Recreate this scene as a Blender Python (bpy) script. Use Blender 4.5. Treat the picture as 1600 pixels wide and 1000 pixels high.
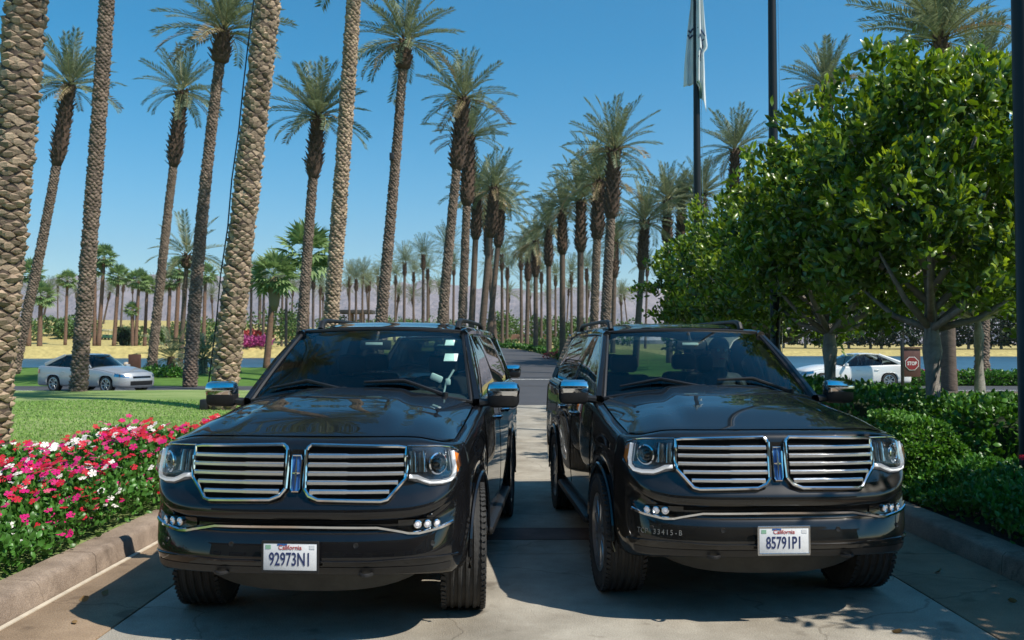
import bpy, bmesh, math, random
import numpy as np
from mathutils import Vector, Matrix
R = math.radians
for o in list(bpy.data.objects): bpy.data.objects.remove(o)
SC = bpy.context.scene
COL = SC.collection
rng = random.Random(7)
NR = np.random.RandomState(11)

# ------------------------------------------------------------------ camera, sky, sun, exposure
CAM_H, FPX, HOR = 1.72, 1350.0, 542.0
cam_d = bpy.data.cameras.new('camera'); cam = bpy.data.objects.new('camera', cam_d); COL.objects.link(cam)
cam_d.sensor_width = 36.0; cam_d.lens = 36.0 * FPX / 1600.0
cam_d.clip_end = 20000; cam_d.clip_start = 0.05
cam.location = (0, 0, CAM_H)
cam.rotation_euler = (R(90) + math.atan((HOR - 500) / FPX), 0, 0)
cam_d.dof.use_dof = True; cam_d.dof.focus_distance = 5.6; cam_d.dof.aperture_fstop = 5.6
SC.camera = cam
SUNV = Vector((0.70, -0.42, 1.0)).normalized()
EL = math.asin(SUNV.z); AZ = math.atan2(SUNV.x, SUNV.y)
w = bpy.data.worlds.new('World'); SC.world = w; w.use_nodes = True
nt = w.node_tree; nt.nodes.clear()
sky = nt.nodes.new('ShaderNodeTexSky'); sky.sky_type = 'NISHITA'; sky.sun_disc = False
sky.sun_elevation = EL; sky.sun_rotation = AZ
sky.altitude = 300; sky.air_density = 1.0; sky.dust_density = 0.35; sky.ozone_density = 2.2
bg = nt.nodes.new('ShaderNodeBackground'); bg.inputs[1].default_value = 0.118
hs = nt.nodes.new('ShaderNodeHueSaturation'); hs.inputs['Saturation'].default_value = 1.55; hs.inputs['Hue'].default_value = 0.484
wo = nt.nodes.new('ShaderNodeOutputWorld')
nt.links.new(sky.outputs[0], hs.inputs['Color']); nt.links.new(hs.outputs[0], bg.inputs[0]); nt.links.new(bg.outputs[0], wo.inputs[0])
sun_d = bpy.data.lights.new('sun', 'SUN'); sun_d.energy = 5.0; sun_d.angle = R(0.5); sun_d.color = (1.0, 0.94, 0.83)
sun = bpy.data.objects.new('sun', sun_d); COL.objects.link(sun)
sun.rotation_euler = SUNV.to_track_quat('Z', 'Y').to_euler()
SC.view_settings.view_transform = 'Standard'; SC.view_settings.look = 'None'
SC.view_settings.exposure = 0.3; SC.view_settings.gamma = 1.0; SC.view_settings.use_curve_mapping = False
SC.cycles.volume_bounces = 0; SC.cycles.max_bounces = 10; SC.cycles.transparent_max_bounces = 16
SC.cycles.use_denoising = True

def PX(px, d): return (px - 800.0) / FPX * d
def PZ(py, d): return CAM_H + (HOR - py) / FPX * d

# ------------------------------------------------------------------ materials
def ramp(nt, stops):
    r = nt.nodes.new('ShaderNodeValToRGB'); e = r.color_ramp.elements
    while len(e) < len(stops): e.new(0.5)
    for el, (p, c) in zip(e, stops): el.position = p; el.color = (*c, 1)
    return r
def mat(name, col, rough=.5, metal=0., spec=.5, coat=0., coat_rough=.03, var=None, bump=None, emit=None,
        island=0., trans=0., alpha=1., col2=None, stretch=None, coords='Object'):
    """procedural principled material; var=(scale, amount), bump=(scale, strength), island=random tone per leaf/piece"""
    m = bpy.data.materials.new(name); m.use_nodes = True; t = m.node_tree; b = t.nodes['Principled BSDF']
    L = t.links.new
    b.inputs['Roughness'].default_value = rough; b.inputs['Metallic'].default_value = metal
    b.inputs['Specular IOR Level'].default_value = spec
    b.inputs['Coat Weight'].default_value = coat; b.inputs['Coat Roughness'].default_value = coat_rough
    b.inputs['Base Color'].default_value = (*col, 1)
    if coat == 1.: b.inputs['Coat IOR'].default_value = 1.55
    src = None
    tc = t.nodes.new('ShaderNodeTexCoord'); vec = tc.outputs[coords] if coords != 'World' else t.nodes.new('ShaderNodeNewGeometry').outputs['Position']
    if stretch:
        mp = t.nodes.new('ShaderNodeMapping'); mp.inputs['Scale'].default_value = stretch; L(vec, mp.inputs[0]); vec = mp.outputs[0]
    if var:
        n = t.nodes.new('ShaderNodeTexNoise'); n.inputs['Scale'].default_value = var[0]; n.inputs['Detail'].default_value = 6
        n.inputs['Roughness'].default_value = .65
        L(vec, n.inputs['Vector'])
        a = var[1]; c2 = col2 or tuple(min(1, c * (1 + a)) for c in col)
        r = ramp(t, [(.32, tuple(c * (1 - a) for c in col)), (.70, c2)])
        L(n.outputs[0], r.inputs[0]); src = r.outputs[0]
    if island:
        g = t.nodes.new('ShaderNodeNewGeometry'); mm = t.nodes.new('ShaderNodeMapRange')
        mm.inputs[3].default_value = 1 - island; mm.inputs[4].default_value = 1 + island
        if coords == 'World':
            oi = t.nodes.new('ShaderNodeObjectInfo'); ad = t.nodes.new('ShaderNodeMath'); ad.operation = 'ADD'; fr = t.nodes.new('ShaderNodeMath'); fr.operation = 'FRACT'
            L(g.outputs['Random Per Island'], ad.inputs[0]); L(oi.outputs['Random'], ad.inputs[1]); L(ad.outputs[0], fr.inputs[0]); L(fr.outputs[0], mm.inputs[0])
        else: L(g.outputs['Random Per Island'], mm.inputs[0])
        mx = t.nodes.new('ShaderNodeMix'); mx.data_type = 'RGBA'; mx.blend_type = 'MULTIPLY'; mx.inputs[0].default_value = 1
        if src: L(src, mx.inputs[6])
        else: mx.inputs[6].default_value = (*col, 1)
        L(mm.outputs[0], mx.inputs[7]); src = mx.outputs[2]
    if src: L(src, b.inputs['Base Color'])
    if bump:
        n = t.nodes.new('ShaderNodeTexNoise'); n.inputs['Scale'].default_value = bump[0]; n.inputs['Detail'].default_value = 4
        L(vec, n.inputs['Vector'])
        bp = t.nodes.new('ShaderNodeBump'); bp.inputs['Strength'].default_value = bump[1]; bp.inputs['Distance'].default_value = .02
        L(n.outputs[0], bp.inputs['Height']); L(bp.outputs[0], b.inputs['Normal'])
    if emit:
        b.inputs['Emission Color'].default_value = (*emit[0], 1); b.inputs['Emission Strength'].default_value = emit[1]
    if trans:
        tr = t.nodes.new('ShaderNodeBsdfTranslucent'); mx = t.nodes.new('ShaderNodeMixShader'); mx.inputs[0].default_value = trans
        if src:
            hs = t.nodes.new('ShaderNodeHueSaturation'); hs.inputs['Hue'].default_value = .495; hs.inputs['Saturation'].default_value = 1.1; hs.inputs['Value'].default_value = 1.5
            L(src, hs.inputs['Color']); L(hs.outputs[0], tr.inputs[0])
        else: tr.inputs[0].default_value = (*[min(1, c * 1.5) for c in col], 1)
        o = t.nodes['Material Output']
        L(b.outputs[0], mx.inputs[1]); L(tr.outputs[0], mx.inputs[2]); L(mx.outputs[0], o.inputs[0])
    return m
def glass_mat(name, tint, rough=0.0, ior=1.5):
    m = bpy.data.materials.new(name); m.use_nodes = True; t = m.node_tree; t.nodes.clear(); L = t.links.new
    f = t.nodes.new('ShaderNodeFresnel'); f.inputs[0].default_value = ior
    tr = t.nodes.new('ShaderNodeBsdfTransparent'); tr.inputs[0].default_value = (*tint, 1)
    g = t.nodes.new('ShaderNodeBsdfGlossy'); g.inputs[0].default_value = (1, 1, 1, 1); g.inputs['Roughness'].default_value = rough
    x = t.nodes.new('ShaderNodeMixShader'); o = t.nodes.new('ShaderNodeOutputMaterial')
    L(f.outputs[0], x.inputs[0]); L(tr.outputs[0], x.inputs[1]); L(g.outputs[0], x.inputs[2]); L(x.outputs[0], o.inputs[0])
    return m
MT = {}
MT['paint'] = mat('black_paint', (.006, .006, .007), .5, 0, .05, 1., .006, var=(3, .25))
MT['paint_right'] = mat('black_metallic_paint', (.010, .0093, .0085), .42, .3, .15, 1., .006, var=(3, .2))
MT['silver'] = mat('silver_paint', (.40, .415, .44), .4, .4, .5, 1., .03, var=(2, .06))
MT['white_paint'] = mat('white_paint', (.74, .74, .72), .3, 0, .5, 1., .03, var=(2, .04))
MT['chrome'] = mat('chrome', (.74, .75, .77), .09, 1., var=(40, .05))
MT['slat'] = mat('slat_chrome', (.86, .87, .89), .24, 1., var=(30, .05))
MT['satin'] = mat('satin_chrome', (.50, .51, .53), .22, 1., var=(30, .08))
MT['trim'] = mat('black_trim', (.012, .012, .013), .45, var=(30, .3), bump=(220, .15))
MT['gloss_black'] = mat('gloss_black', (.006, .006, .006), .12, coat=.5, var=(10, .2))
MT['grille_black'] = mat('grille_black', (.004, .004, .004), .7, spec=.1, var=(10, .2))
MT['rubber'] = mat('tyre_rubber', (.028, .027, .026), .75, var=(14, .35), bump=(90, .25))
MT['alloy'] = mat('alloy', (.42, .42, .43), .28, .9, var=(12, .1))
MT['windshield'] = glass_mat('windshield_glass', (.62, .78, .76))
MT['privacy'] = glass_mat('privacy_glass', (.30, .36, .36))
MT['lens'] = glass_mat('lens_glass', (.93, .95, .96))
MT['interior'] = mat('interior_dark', (.018, .018, .019), .65, var=(20, .3), bump=(150, .2))
MT['dash'] = mat('dash_leather', (.05, .055, .056), .55, var=(15, .2), bump=(180, .2))
MT['liner'] = mat('roof_liner', (.10, .10, .095), .9, var=(30, .15))
MT['led'] = mat('led_white', (.85, .86, .88), .2, emit=((.95, .97, 1.0), .25), var=(30, .03))
MT['fog'] = mat('fog_led', (.72, .70, .72), .12, emit=((1, .94, .97), .16), var=(30, .03))
MT['reflector'] = mat('reflector_bowl', (.55, .57, .60), .16, 1., var=(18, .25))
MT['amber'] = mat('amber_lens', (.75, .22, .02), .12, coat=.6, var=(25, .15))
MT['redlens'] = mat('tail_lens', (.45, .012, .02), .12, coat=.6, var=(25, .15))
MT['mirror'] = mat('mirror_glass', (.7, .72, .74), .02, 1., var=(9, .02))
MT['plate'] = mat('plate_white', (.74, .75, .77), .35, var=(40, .05))
MT['navy'] = mat('plate_navy', (.02, .035, .12), .4, var=(30, .1))
MT['plate_red'] = mat('plate_red', (.5, .07, .06), .4, var=(30, .1))
MT['plate_blue'] = mat('plate_blue', (.03, .12, .35), .4, var=(30, .1))
MT['plate_green'] = mat('plate_green', (.25, .45, .32), .4, var=(30, .1))
MT['letter_grey'] = mat('letter_grey', (.20, .20, .19), .4, var=(30, .1))
MT['sticker'] = mat('sticker_paper', (.80, .85, .82), .5, var=(30, .05))
MT['skin'] = mat('skin', (.45, .26, .18), .5, var=(12, .12))
MT['hair'] = mat('hair', (.03, .022, .018), .5, var=(60, .4))
MT['suit'] = mat('dark_suit', (.02, .021, .026), .8, var=(50, .25))

# ------------------------------------------------------------------ mesh helpers
def link(o, parent=None):
    COL.objects.link(o)
    if parent is not None: o.parent = parent
    return o
def mesh_np(name, V, F, m, parent=None, smooth=True, mats=None, midx=None):
    V = np.asarray(V, dtype=np.float32).reshape(-1, 3); me = bpy.data.meshes.new(name)
    if isinstance(F, np.ndarray):
        k = F.shape[1]; n = F.shape[0]
        me.vertices.add(len(V)); me.vertices.foreach_set('co', V.ravel())
        me.loops.add(n * k); me.loops.foreach_set('vertex_index', F.astype(np.int32).ravel())
        me.polygons.add(n); me.polygons.foreach_set('loop_start', np.arange(0, n * k, k, dtype=np.int32))
        me.polygons.foreach_set('loop_total', np.full(n, k, dtype=np.int32))
        me.update(calc_edges=True)
    else:
        me.from_pydata([tuple(map(float, v)) for v in V], [], F); me.update()
    me.validate()
    if smooth: me.polygons.foreach_set('use_smooth', np.ones(len(me.polygons), dtype=bool))
    for mm in (mats or [m]): me.materials.append(mm)
    if midx is not None: me.polygons.foreach_set('material_index', np.asarray(midx, dtype=np.int32))
    return link(bpy.data.objects.new(name, me), parent)
class MB:
    def __init__(s): s.v = []; s.f = []
    def add(s, V, F):
        n = len(s.v); s.v += [tuple(p) for p in V]; s.f += [tuple(i + n for i in f) for f in F]; return s
    def box(s, c, d, rot=None, bev=0.0):
        x, y, z = (k / 2 for k in d); b = bev
        if b:
            V = []; 
            bm = bmesh.new(); bmesh.ops.create_cube(bm, size=1.0)
            for vv in bm.verts: vv.co = Vector((vv.co.x * d[0], vv.co.y * d[1], vv.co.z * d[2]))
            bmesh.ops.bevel(bm, geom=bm.edges[:], offset=b, segments=2, affect='EDGES', profile=.5)
            bm.verts.index_update()
            V = [vv.co.copy() for vv in bm.verts]; F = [[q.index for q in f.verts] for f in bm.faces]; bm.free()
        else:
            V = [Vector((i, j, k)) for i in (-x, x) for j in (-y, y) for k in (-z, z)]
            F = [(0, 1, 3, 2), (4, 6, 7, 5), (0, 4, 5, 1), (2, 3, 7, 6), (0, 2, 6, 4), (1, 5, 7, 3)]
        if rot is not None: V = [rot @ v for v in V]
        return s.add([v + Vector(c) for v in V], F)
    def tube(s, pts, r, n=8, flat=None, up=(0, 0, 1), cap=True):
        """r: number or list; flat=(a,b) scales along side/up"""
        pts = [Vector(p) for p in pts]; N = len(pts); rs = r if hasattr(r, '__len__') else [r] * N
        a, b = flat or (1, 1); base = len(s.v); V = []
        U = Vector(up)
        for i, p in enumerate(pts):
            t = (pts[min(i + 1, N - 1)] - pts[max(i - 1, 0)])
            t = t.normalized() if t.length > 1e-9 else Vector((0, 0, 1))
            sd = t.cross(U)
            if sd.length < 1e-3: sd = t.cross(Vector((1, 0, 0)))
            sd.normalize(); u2 = sd.cross(t).normalized()
            for k in range(n):
                an = 2 * math.pi * (k + .5) / n
                V.append(p + sd * (math.cos(an) * rs[i] * a) + u2 * (math.sin(an) * rs[i] * b))
        F = []
        for i in range(N - 1):
            for k in range(n):
                F.append((i * n + k, i * n + (k + 1) % n, (i + 1) * n + (k + 1) % n, (i + 1) * n + k))
        if cap: F.append(tuple(reversed(range(n)))); F.append(tuple(range((N - 1) * n, N * n)))
        return s.add(V, F)
    def grid(s, fn, nu, nv, flip=False):
        V = [fn(i / nu, j / nv) for i in range(nu + 1) for j in range(nv + 1)]
        F = []
        for i in range(nu):
            for j in range(nv):
                q = (i * (nv + 1) + j, (i + 1) * (nv + 1) + j, (i + 1) * (nv + 1) + j + 1, i * (nv + 1) + j + 1)
                F.append(q[::-1] if flip else q)
        return s.add(V, F)
    def lathe(s, prof, n=32, axis='z', c=(0, 0, 0)):
        V = []; m = len(prof)
        for k in range(n):
            a = 2 * math.pi * k / n
            for r, h in prof:
                p = (r * math.cos(a), r * math.sin(a), h)
                if axis == 'x': p = (h, r * math.cos(a), r * math.sin(a))
                if axis == 'y': p = (r * math.cos(a), h, r * math.sin(a))
                V.append((p[0] + c[0], p[1] + c[1], p[2] + c[2]))
        F = [(k * m + i, ((k + 1) % n) * m + i, ((k + 1) % n) * m + i + 1, k * m + i + 1) for k in range(n) for i in range(m - 1)]
        return s.add(V, F)
    def prism(s, poly, t, M=None):
        """polygon (list of 2d) in xz plane, thickness t along y, then matrix"""
        n = len(poly); V = [Vector((x, -t / 2, z)) for x, z in poly] + [Vector((x, t / 2, z)) for x, z in poly]
        if M is not None: V = [M @ v for v in V]
        F = [tuple(range(n)), tuple(reversed(range(n, 2 * n)))] + [(i, i + n, (i + 1) % n + n, (i + 1) % n) for i in range(n)]
        return s.add(V, F)
    def build(s, name, m, parent=None, smooth=True, sharp=40):
        me = bpy.data.meshes.new(name); me.from_pydata([tuple(map(float, v)) for v in s.v], [], s.f); me.validate(); me.update()
        bm = bmesh.new(); bm.from_mesh(me); bmesh.ops.recalc_face_normals(bm, faces=bm.faces[:]); bm.to_mesh(me); bm.free()
        if smooth:
            me.polygons.foreach_set('use_smooth', np.ones(len(me.polygons), dtype=bool))
            if sharp: me.set_sharp_from_angle(angle=R(sharp))
        me.materials.append(m if not isinstance(m, str) else MT[m])
        return link(bpy.data.objects.new(name, me), parent)
def thing(name, label, cat, loc=(0, 0, 0), rz=0., group=None):
    o = bpy.data.objects.new(name, None); o.empty_display_size = .2; COL.objects.link(o)
    o.location = loc; o.rotation_euler = (0, 0, rz); return tag(o, label, cat, group)
def tag(o, label=None, cat=None, group=None, kind=None):
    for k, v in (('label', label), ('category', cat), ('group', group), ('kind', kind)):
        if v: o[k] = v
    return o
def copy_tree(o, parent=None):
    c = o.copy(); COL.objects.link(c)
    if parent is not None: c.parent = parent
    for ch in list(o.children): copy_tree(ch, c)
    return c
def text_mesh(name, body, size, m, parent, loc, rot, sx=1., extrude=.0008, bold=0.):
    cu = bpy.data.curves.new(name, 'FONT'); cu.body = body; cu.size = size; cu.align_x = 'CENTER'; cu.align_y = 'CENTER'
    cu.extrude = extrude; cu.offset = bold; cu.resolution_u = 3
    t = bpy.data.objects.new('tmp_text', cu); COL.objects.link(t); bpy.context.view_layer.update()
    me = bpy.data.meshes.new_from_object(t.evaluated_get(bpy.context.evaluated_depsgraph_get()))
    bpy.data.objects.remove(t); bpy.data.curves.remove(cu)
    me.materials.clear(); me.materials.append(m)
    o = bpy.data.objects.new(name, me); link(o, parent)
    o.location = loc; o.rotation_euler = rot; o.scale = (sx, 1, 1)
    return o
def ss(a, b, x):
    t = np.clip((x - a) / (b - a), 0, 1); return t * t * (3 - 2 * t)
def catmull(P, k):
    P = [np.array(p, float) for p in P]; out = []
    for i in range(len(P) - 1):
        p0, p1, p2, p3 = P[max(i - 1, 0)], P[i], P[i + 1], P[min(i + 2, len(P) - 1)]
        for j in range(k):
            t = j / k
            out.append(.5 * ((2 * p1) + (p2 - p0) * t + (2 * p0 - 5 * p1 + 4 * p2 - p3) * t * t + (3 * p1 - p0 - 3 * p2 + p3) * t ** 3))
    out.append(P[-1]); return out

# ------------------------------------------------------------------ terrain, roads, water
def gz(x, y):
    x = np.asarray(x, float); y = np.asarray(y, float)
    z = -0.05 + 1.75 * ss(46, 108, y) * (1 - .6 * ss(12, 30, x)) + 2.0 * ss(140, 300, y)
    z = z + 6.0 * np.exp(-((x + 105) / 75) ** 2 - ((y - 225) / 62) ** 2) * ss(130, 190, y)
    z = z + .6 * np.exp(-((x - 70) / 90) ** 2 - ((y - 190) / 60) ** 2) * ss(108, 150, y)
    z = z + .25 * np.sin(x * .05 + 1) * np.sin(y * .045) * ss(60, 130, y)
    z = z + .32 * ss(40.5, 48, y) * (1 - ss(60, 110, y)) * ss(7, 14, np.abs(x))
    la = ss(15, 22, -x) * (1 - ss(130, 150, -x)) * ss(56, 60, y) * (1 - ss(120, 126, y + 5 * np.sin(x * .06)))
    lb = ss(13, 19, x) * (1 - ss(120, 140, x)) * ss(46, 50, y) * (1 - ss(146, 151, y + 3 * np.sin(x * .09)))
    k = np.maximum(la, lb)
    return z * (1 - k) + (-1.2) * k
def turf_mat():
    m = bpy.data.materials.new('turf_ground'); m.use_nodes = True; t = m.node_tree; b = t.nodes['Principled BSDF']; L = t.links.new
    b.inputs['Roughness'].default_value = .95; b.inputs['Specular IOR Level'].default_value = .15
    g = t.nodes.new('ShaderNodeNewGeometry'); sp = t.nodes.new('ShaderNodeSeparateXYZ'); L(g.outputs['Position'], sp.inputs[0])
    n = t.nodes.new('ShaderNodeTexNoise'); n.inputs['Scale'].default_value = .11; n.inputs['Detail'].default_value = 6; L(g.outputs['Position'], n.inputs['Vector'])
    mr = t.nodes.new('ShaderNodeMapRange'); mr.inputs[1].default_value = 62; mr.inputs[2].default_value = 118; L(sp.outputs[1], mr.inputs[0])
    ad = t.nodes.new('ShaderNodeMath'); ad.operation = 'MULTIPLY_ADD'; ad.inputs[1].default_value = .5; L(n.outputs[0], ad.inputs[0]); L(mr.outputs[0], ad.inputs[2])
    r = ramp(t, [(.25, (.10, .19, .035)), (.55, (.20, .23, .06)), (.95, (.42, .34, .125)), (1.0, (.47, .38, .15))]); L(ad.outputs[0], r.inputs[0])
    n2 = t.nodes.new('ShaderNodeTexNoise'); n2.inputs['Scale'].default_value = 1.7; n2.inputs['Detail'].default_value = 8; L(g.outputs['Position'], n2.inputs['Vector'])
    r2 = ramp(t, [(.3, (.72, .72, .72)), (.7, (1.15, 1.15, 1.15))]); L(n2.outputs[0], r2.inputs[0])
    mx = t.nodes.new('ShaderNodeMix'); mx.data_type = 'RGBA'; mx.blend_type = 'MULTIPLY'; mx.inputs[0].default_value = 1
    L(r.outputs[0], mx.inputs[6]); L(r2.outputs[0], mx.inputs[7]); L(mx.outputs[2], b.inputs['Base Color'])
    return m
xs = np.concatenate([[-6000, -2500, -1100, -600], np.arange(-420, -30, 5), np.arange(-30, 30, 1.5), np.arange(30, 421, 5), [600, 1100, 2500, 6000]])
ys = np.concatenate([[-300, -60, -20], np.arange(0, 40, 5), np.arange(40, 160, 2.0), np.arange(160, 420, 5), [500, 700, 1200, 2400, 4200, 7500]])
XX, YY = np.meshgrid(xs, ys, indexing='ij'); ZZ = gz(XX, YY)
nx, ny = XX.shape; idx = np.arange(nx * ny).reshape(nx, ny)
FF = np.stack([idx[:-1, :-1], idx[1:, :-1], idx[1:, 1:], idx[:-1, 1:]], -1).reshape(-1, 4)
ground = mesh_np('ground', np.stack([XX, YY, ZZ], -1).reshape(-1, 3), FF, turf_mat()); tag(ground, kind='structure')

def water_mat():
    m = mat('pond_water', (.028, .080, .125), .34, 0, .5, bump=(1.5, 1.), stretch=(1, .45, 1), var=(.15, .3))
    m.node_tree.nodes['Bump'].inputs['Distance'].default_value = .15
    return m
wm = water_mat()
for nm, x0, x1, y0, y1 in (('water', -156, -14, 54, 134), ('water', 12, 146, 44, 157)):
    b = MB(); b.grid(lambda u, v: (x0 + (x1 - x0) * u, y0 + (y1 - y0) * v, .12), 12, 12)
    tag(b.build(nm, wm, smooth=True, sharp=None), kind='structure')

# concrete drive in slabs with recessed joints
def concrete(name, c, c2, sc=1.6):
    m = mat(name, c, .85, var=(sc, .22), col2=c2, bump=(95, .35))
    t = m.node_tree; b = t.nodes['Principled BSDF']; L = t.links.new
    old = b.inputs['Base Color'].links[0].from_socket
    sp = t.nodes.new('ShaderNodeTexNoise'); sp.inputs['Scale'].default_value = 130; sp.inputs['Detail'].default_value = 2
    g = t.nodes.new('ShaderNodeNewGeometry'); L(g.outputs['Position'], sp.inputs['Vector'])
    r = ramp(t, [(.35, (.72, .72, .72)), (.66, (1.12, 1.12, 1.12))]); L(sp.outputs[0], r.inputs[0])
    st = t.nodes.new('ShaderNodeTexNoise'); st.inputs['Scale'].default_value = .55; st.inputs['Detail'].default_value = 7; st.inputs['Roughness'].default_value = .7
    L(g.outputs['Position'], st.inputs['Vector'])
    r3 = ramp(t, [(.38, (.66, .63, .60)), (.56, (1, 1, 1))]); L(st.outputs[0], r3.inputs[0])
    m1 = t.nodes.new('ShaderNodeMix'); m1.data_type = 'RGBA'; m1.blend_type = 'MULTIPLY'; m1.inputs[0].default_value = 1
    L(old, m1.inputs[6]); L(r.outputs[0], m1.inputs[7])
    m2 = t.nodes.new('ShaderNodeMix'); m2.data_type = 'RGBA'; m2.blend_type = 'MULTIPLY'; m2.inputs[0].default_value = .8
    L(m1.outputs[2], m2.inputs[6]); L(r3.outputs[0], m2.inputs[7]); L(m2.outputs[2], b.inputs['Base Color'])
    # hairline cracks and dark drips
    vo = t.nodes.new('ShaderNodeTexVoronoi'); vo.feature = 'DISTANCE_TO_EDGE'; vo.inputs['Scale'].default_value = .42; vo.inputs['Randomness'].default_value = 1
    ns = t.nodes.new('ShaderNodeTexNoise'); ns.inputs['Scale'].default_value = 2.2; ns.inputs['Detail'].default_value = 6; L(g.outputs['Position'], ns.inputs['Vector'])
    av_ = t.nodes.new('ShaderNodeVectorMath'); av_.operation = 'MULTIPLY_ADD'; av_.inputs[1].default_value = (.5, .5, 0); L(ns.outputs['Color'], av_.inputs[0]); L(g.outputs['Position'], av_.inputs[2]); L(av_.outputs[0], vo.inputs['Vector'])
    r4 = ramp(t, [(0.0, (.5, .48, .46)), (.0035, (1, 1, 1))]); L(vo.outputs['Distance'], r4.inputs[0])
    dn = t.nodes.new('ShaderNodeTexNoise'); dn.inputs['Scale'].default_value = 3.1; dn.inputs['Detail'].default_value = 3; L(g.outputs['Position'], dn.inputs['Vector'])
    r5 = ramp(t, [(.27, (.45, .42, .40)), (.36, (1, 1, 1))]); L(dn.outputs[0], r5.inputs[0])
    prev = m2.outputs[2]
    for rr_ in (r4, r5):
        mk = t.nodes.new('ShaderNodeMix'); mk.data_type = 'RGBA'; mk.blend_type = 'MULTIPLY'; mk.inputs[0].default_value = .75; L(prev, mk.inputs[6]); L(rr_.outputs[0], mk.inputs[7]); prev = mk.outputs[2]
    L(prev, b.inputs['Base Color'])
    return m
MT['conc'] = concrete('drive_concrete', (.385, .345, .28), (.49, .445, .37))
MT['conc_pan'] = concrete('gutter_concrete', (.285, .195, .12), (.37, .265, .175))
MT['kerb'] = concrete('kerb_concrete', (.27, .20, .15), (.40, .31, .24), 3)
MT['joint'] = mat('joint_filler', (.045, .042, .04), .9, var=(20, .3))
MT['asphalt'] = mat('asphalt', (.060, .060, .066), .85, var=(.5, .18), bump=(160, .4))
MT['line'] = mat('road_paint', (.62, .62, .60), .7, var=(6, .2))
drive = thing('driveway', 'concrete driveway', 'driveway'); 
for k in ('label', 'category'): del drive[k]
drive['kind'] = 'structure'
b = MB(); b.box((.28, 13.2, -.06), (6.9, 26.0, .06)); b.build('joint_bed', 'joint', drive, smooth=False)
XC = [-3.14, -2.45, 2.87, 3.70]; YC = [.4, 3.2, 7.25, 11.3, 15.7, 19.7, 25.6]
for i in range(3):
    for j in range(6):
        x0, x1, y0, y1 = XC[i] + .006, XC[i + 1] - .006, YC[j] + .008, YC[j + 1] - .008
        b = MB(); b.box(((x0 + x1) / 2, (y0 + y1) / 2, -.05), (x1 - x0, y1 - y0, .1 + .0008 * ((i * 5 + j * 3) % 4)), bev=.006)
        b.build('slab', 'conc' if i == 1 else 'conc_pan', drive, sharp=60)
b = MB(); b.box((.28, 8.0, .0045), (1.30, .5, .004)); b.build('repair_strip', mat('patched_concrete', (.15, .10, .085), .8, var=(3, .3), bump=(80, .3)), drive, smooth=False)
# forecourt behind the camera
b = MB(); b.grid(lambda u, v: (-22 + 44 * u, -40 + 40.2 * v, -.006), 8, 8); tag(b.build('forecourt', 'conc', smooth=False), kind='structure')
# cross road with flared mouth, avenue beyond
cr = MB(); cr.grid(lambda u, v: (-160 + 320 * u, 30.4 + 7.9 * v, -.012), 40, 4)
cr.grid(lambda u, v: ((-3.2 - 4.9 * (1 - math.sqrt(max(0, 1 - v * v)))) * (1 - u) + (3.76 + 4.9 * (1 - math.sqrt(max(0, 1 - v * v)))) * u, 25.55 + 4.9 * v, -.0125), 4, 12)
tag(cr.build('cross_road', 'asphalt', smooth=False), kind='structure')
def av_x(y): return .5 - (max(0, y - 58) / 40) ** 2 * 4.2
av = MB()
def av_fn(u, v):
    y = 38.2 + 110 * v; x = av_x(y) + (-3.7 + 7.4 * u)
    return (x, y, float(gz(x, y)) + .045)
av.grid(av_fn, 6, 90); tag(av.build('avenue_road', 'asphalt', sharp=None), kind='structure')
b = MB(); b.box((.5, 45.5, .012), (7.0, .40, .004)); tag(b.build('stop_line', 'line', smooth=False), kind='structure')
for xx, yy, dx, dy in ((-40, 34.4, 60, .12), (40, 34.4, 60, .12)):
    b = MB(); b.box((xx, yy, -.007), (dx, dy, .003)); tag(b.build('centre_line', 'line', smooth=False), kind='structure')
# kerbs: straight run, then round the corner along the cross road; in cast lengths
def kerb(name, side):
    root = thing(name, 'concrete kerb', 'kerb'); del root['label']; del root['category']; root['kind'] = 'structure'
    x0 = -3.14 if side < 0 else 3.70
    pts = [(x0, y) for y in np.arange(.4, 25.2, 3.1)]
    pts[-1] = (x0, 25.2)
    for a in np.linspace(0, 90, 7)[1:]: pts.append((x0 + side * 5 * (1 - math.cos(R(a))), 25.2 + 5 * math.sin(R(a))))
    pts += [(x0 + side * d, 30.2) for d in (10, 16, 24, 34, 46)]
    W = .26; H = .165
    prof = [(0, -.08), (.015, H - .03), (.045, H), (W, H + .004), (W, -.08)]
    for i in range(len(pts) - 1):
        p, q = Vector((*pts[i], 0)), Vector((*pts[i + 1], 0)); t = (q - p).normalized(); g = t * .005
        n = Vector((-t.y, t.x, 0)) * (1 if side < 0 else -1)
        b = MB(); V = [pp + n * a + Vector((0, 0, h)) for pp in (p + g, q - g) for a, h in prof]; k = len(prof)
        b.add(V, [tuple(range(k)), tuple(range(k, 2 * k))] + [(j, (j + 1) % k, (j + 1) % k + k, j + k) for j in range(k)])
        b.build('kerb_stone', 'kerb', root, sharp=50)
kerb('kerb', -1); kerb('kerb', 1)
b = MB(); b.box((-3.118, 6.0, .004), (.035, 11.0, .01)); tag(b.build('kerb_seam', mat('pale_seam', (.55, .48, .38), .8, var=(8, .2)), smooth=False), kind='structure')  # pale strip along the foot of the left kerb
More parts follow.
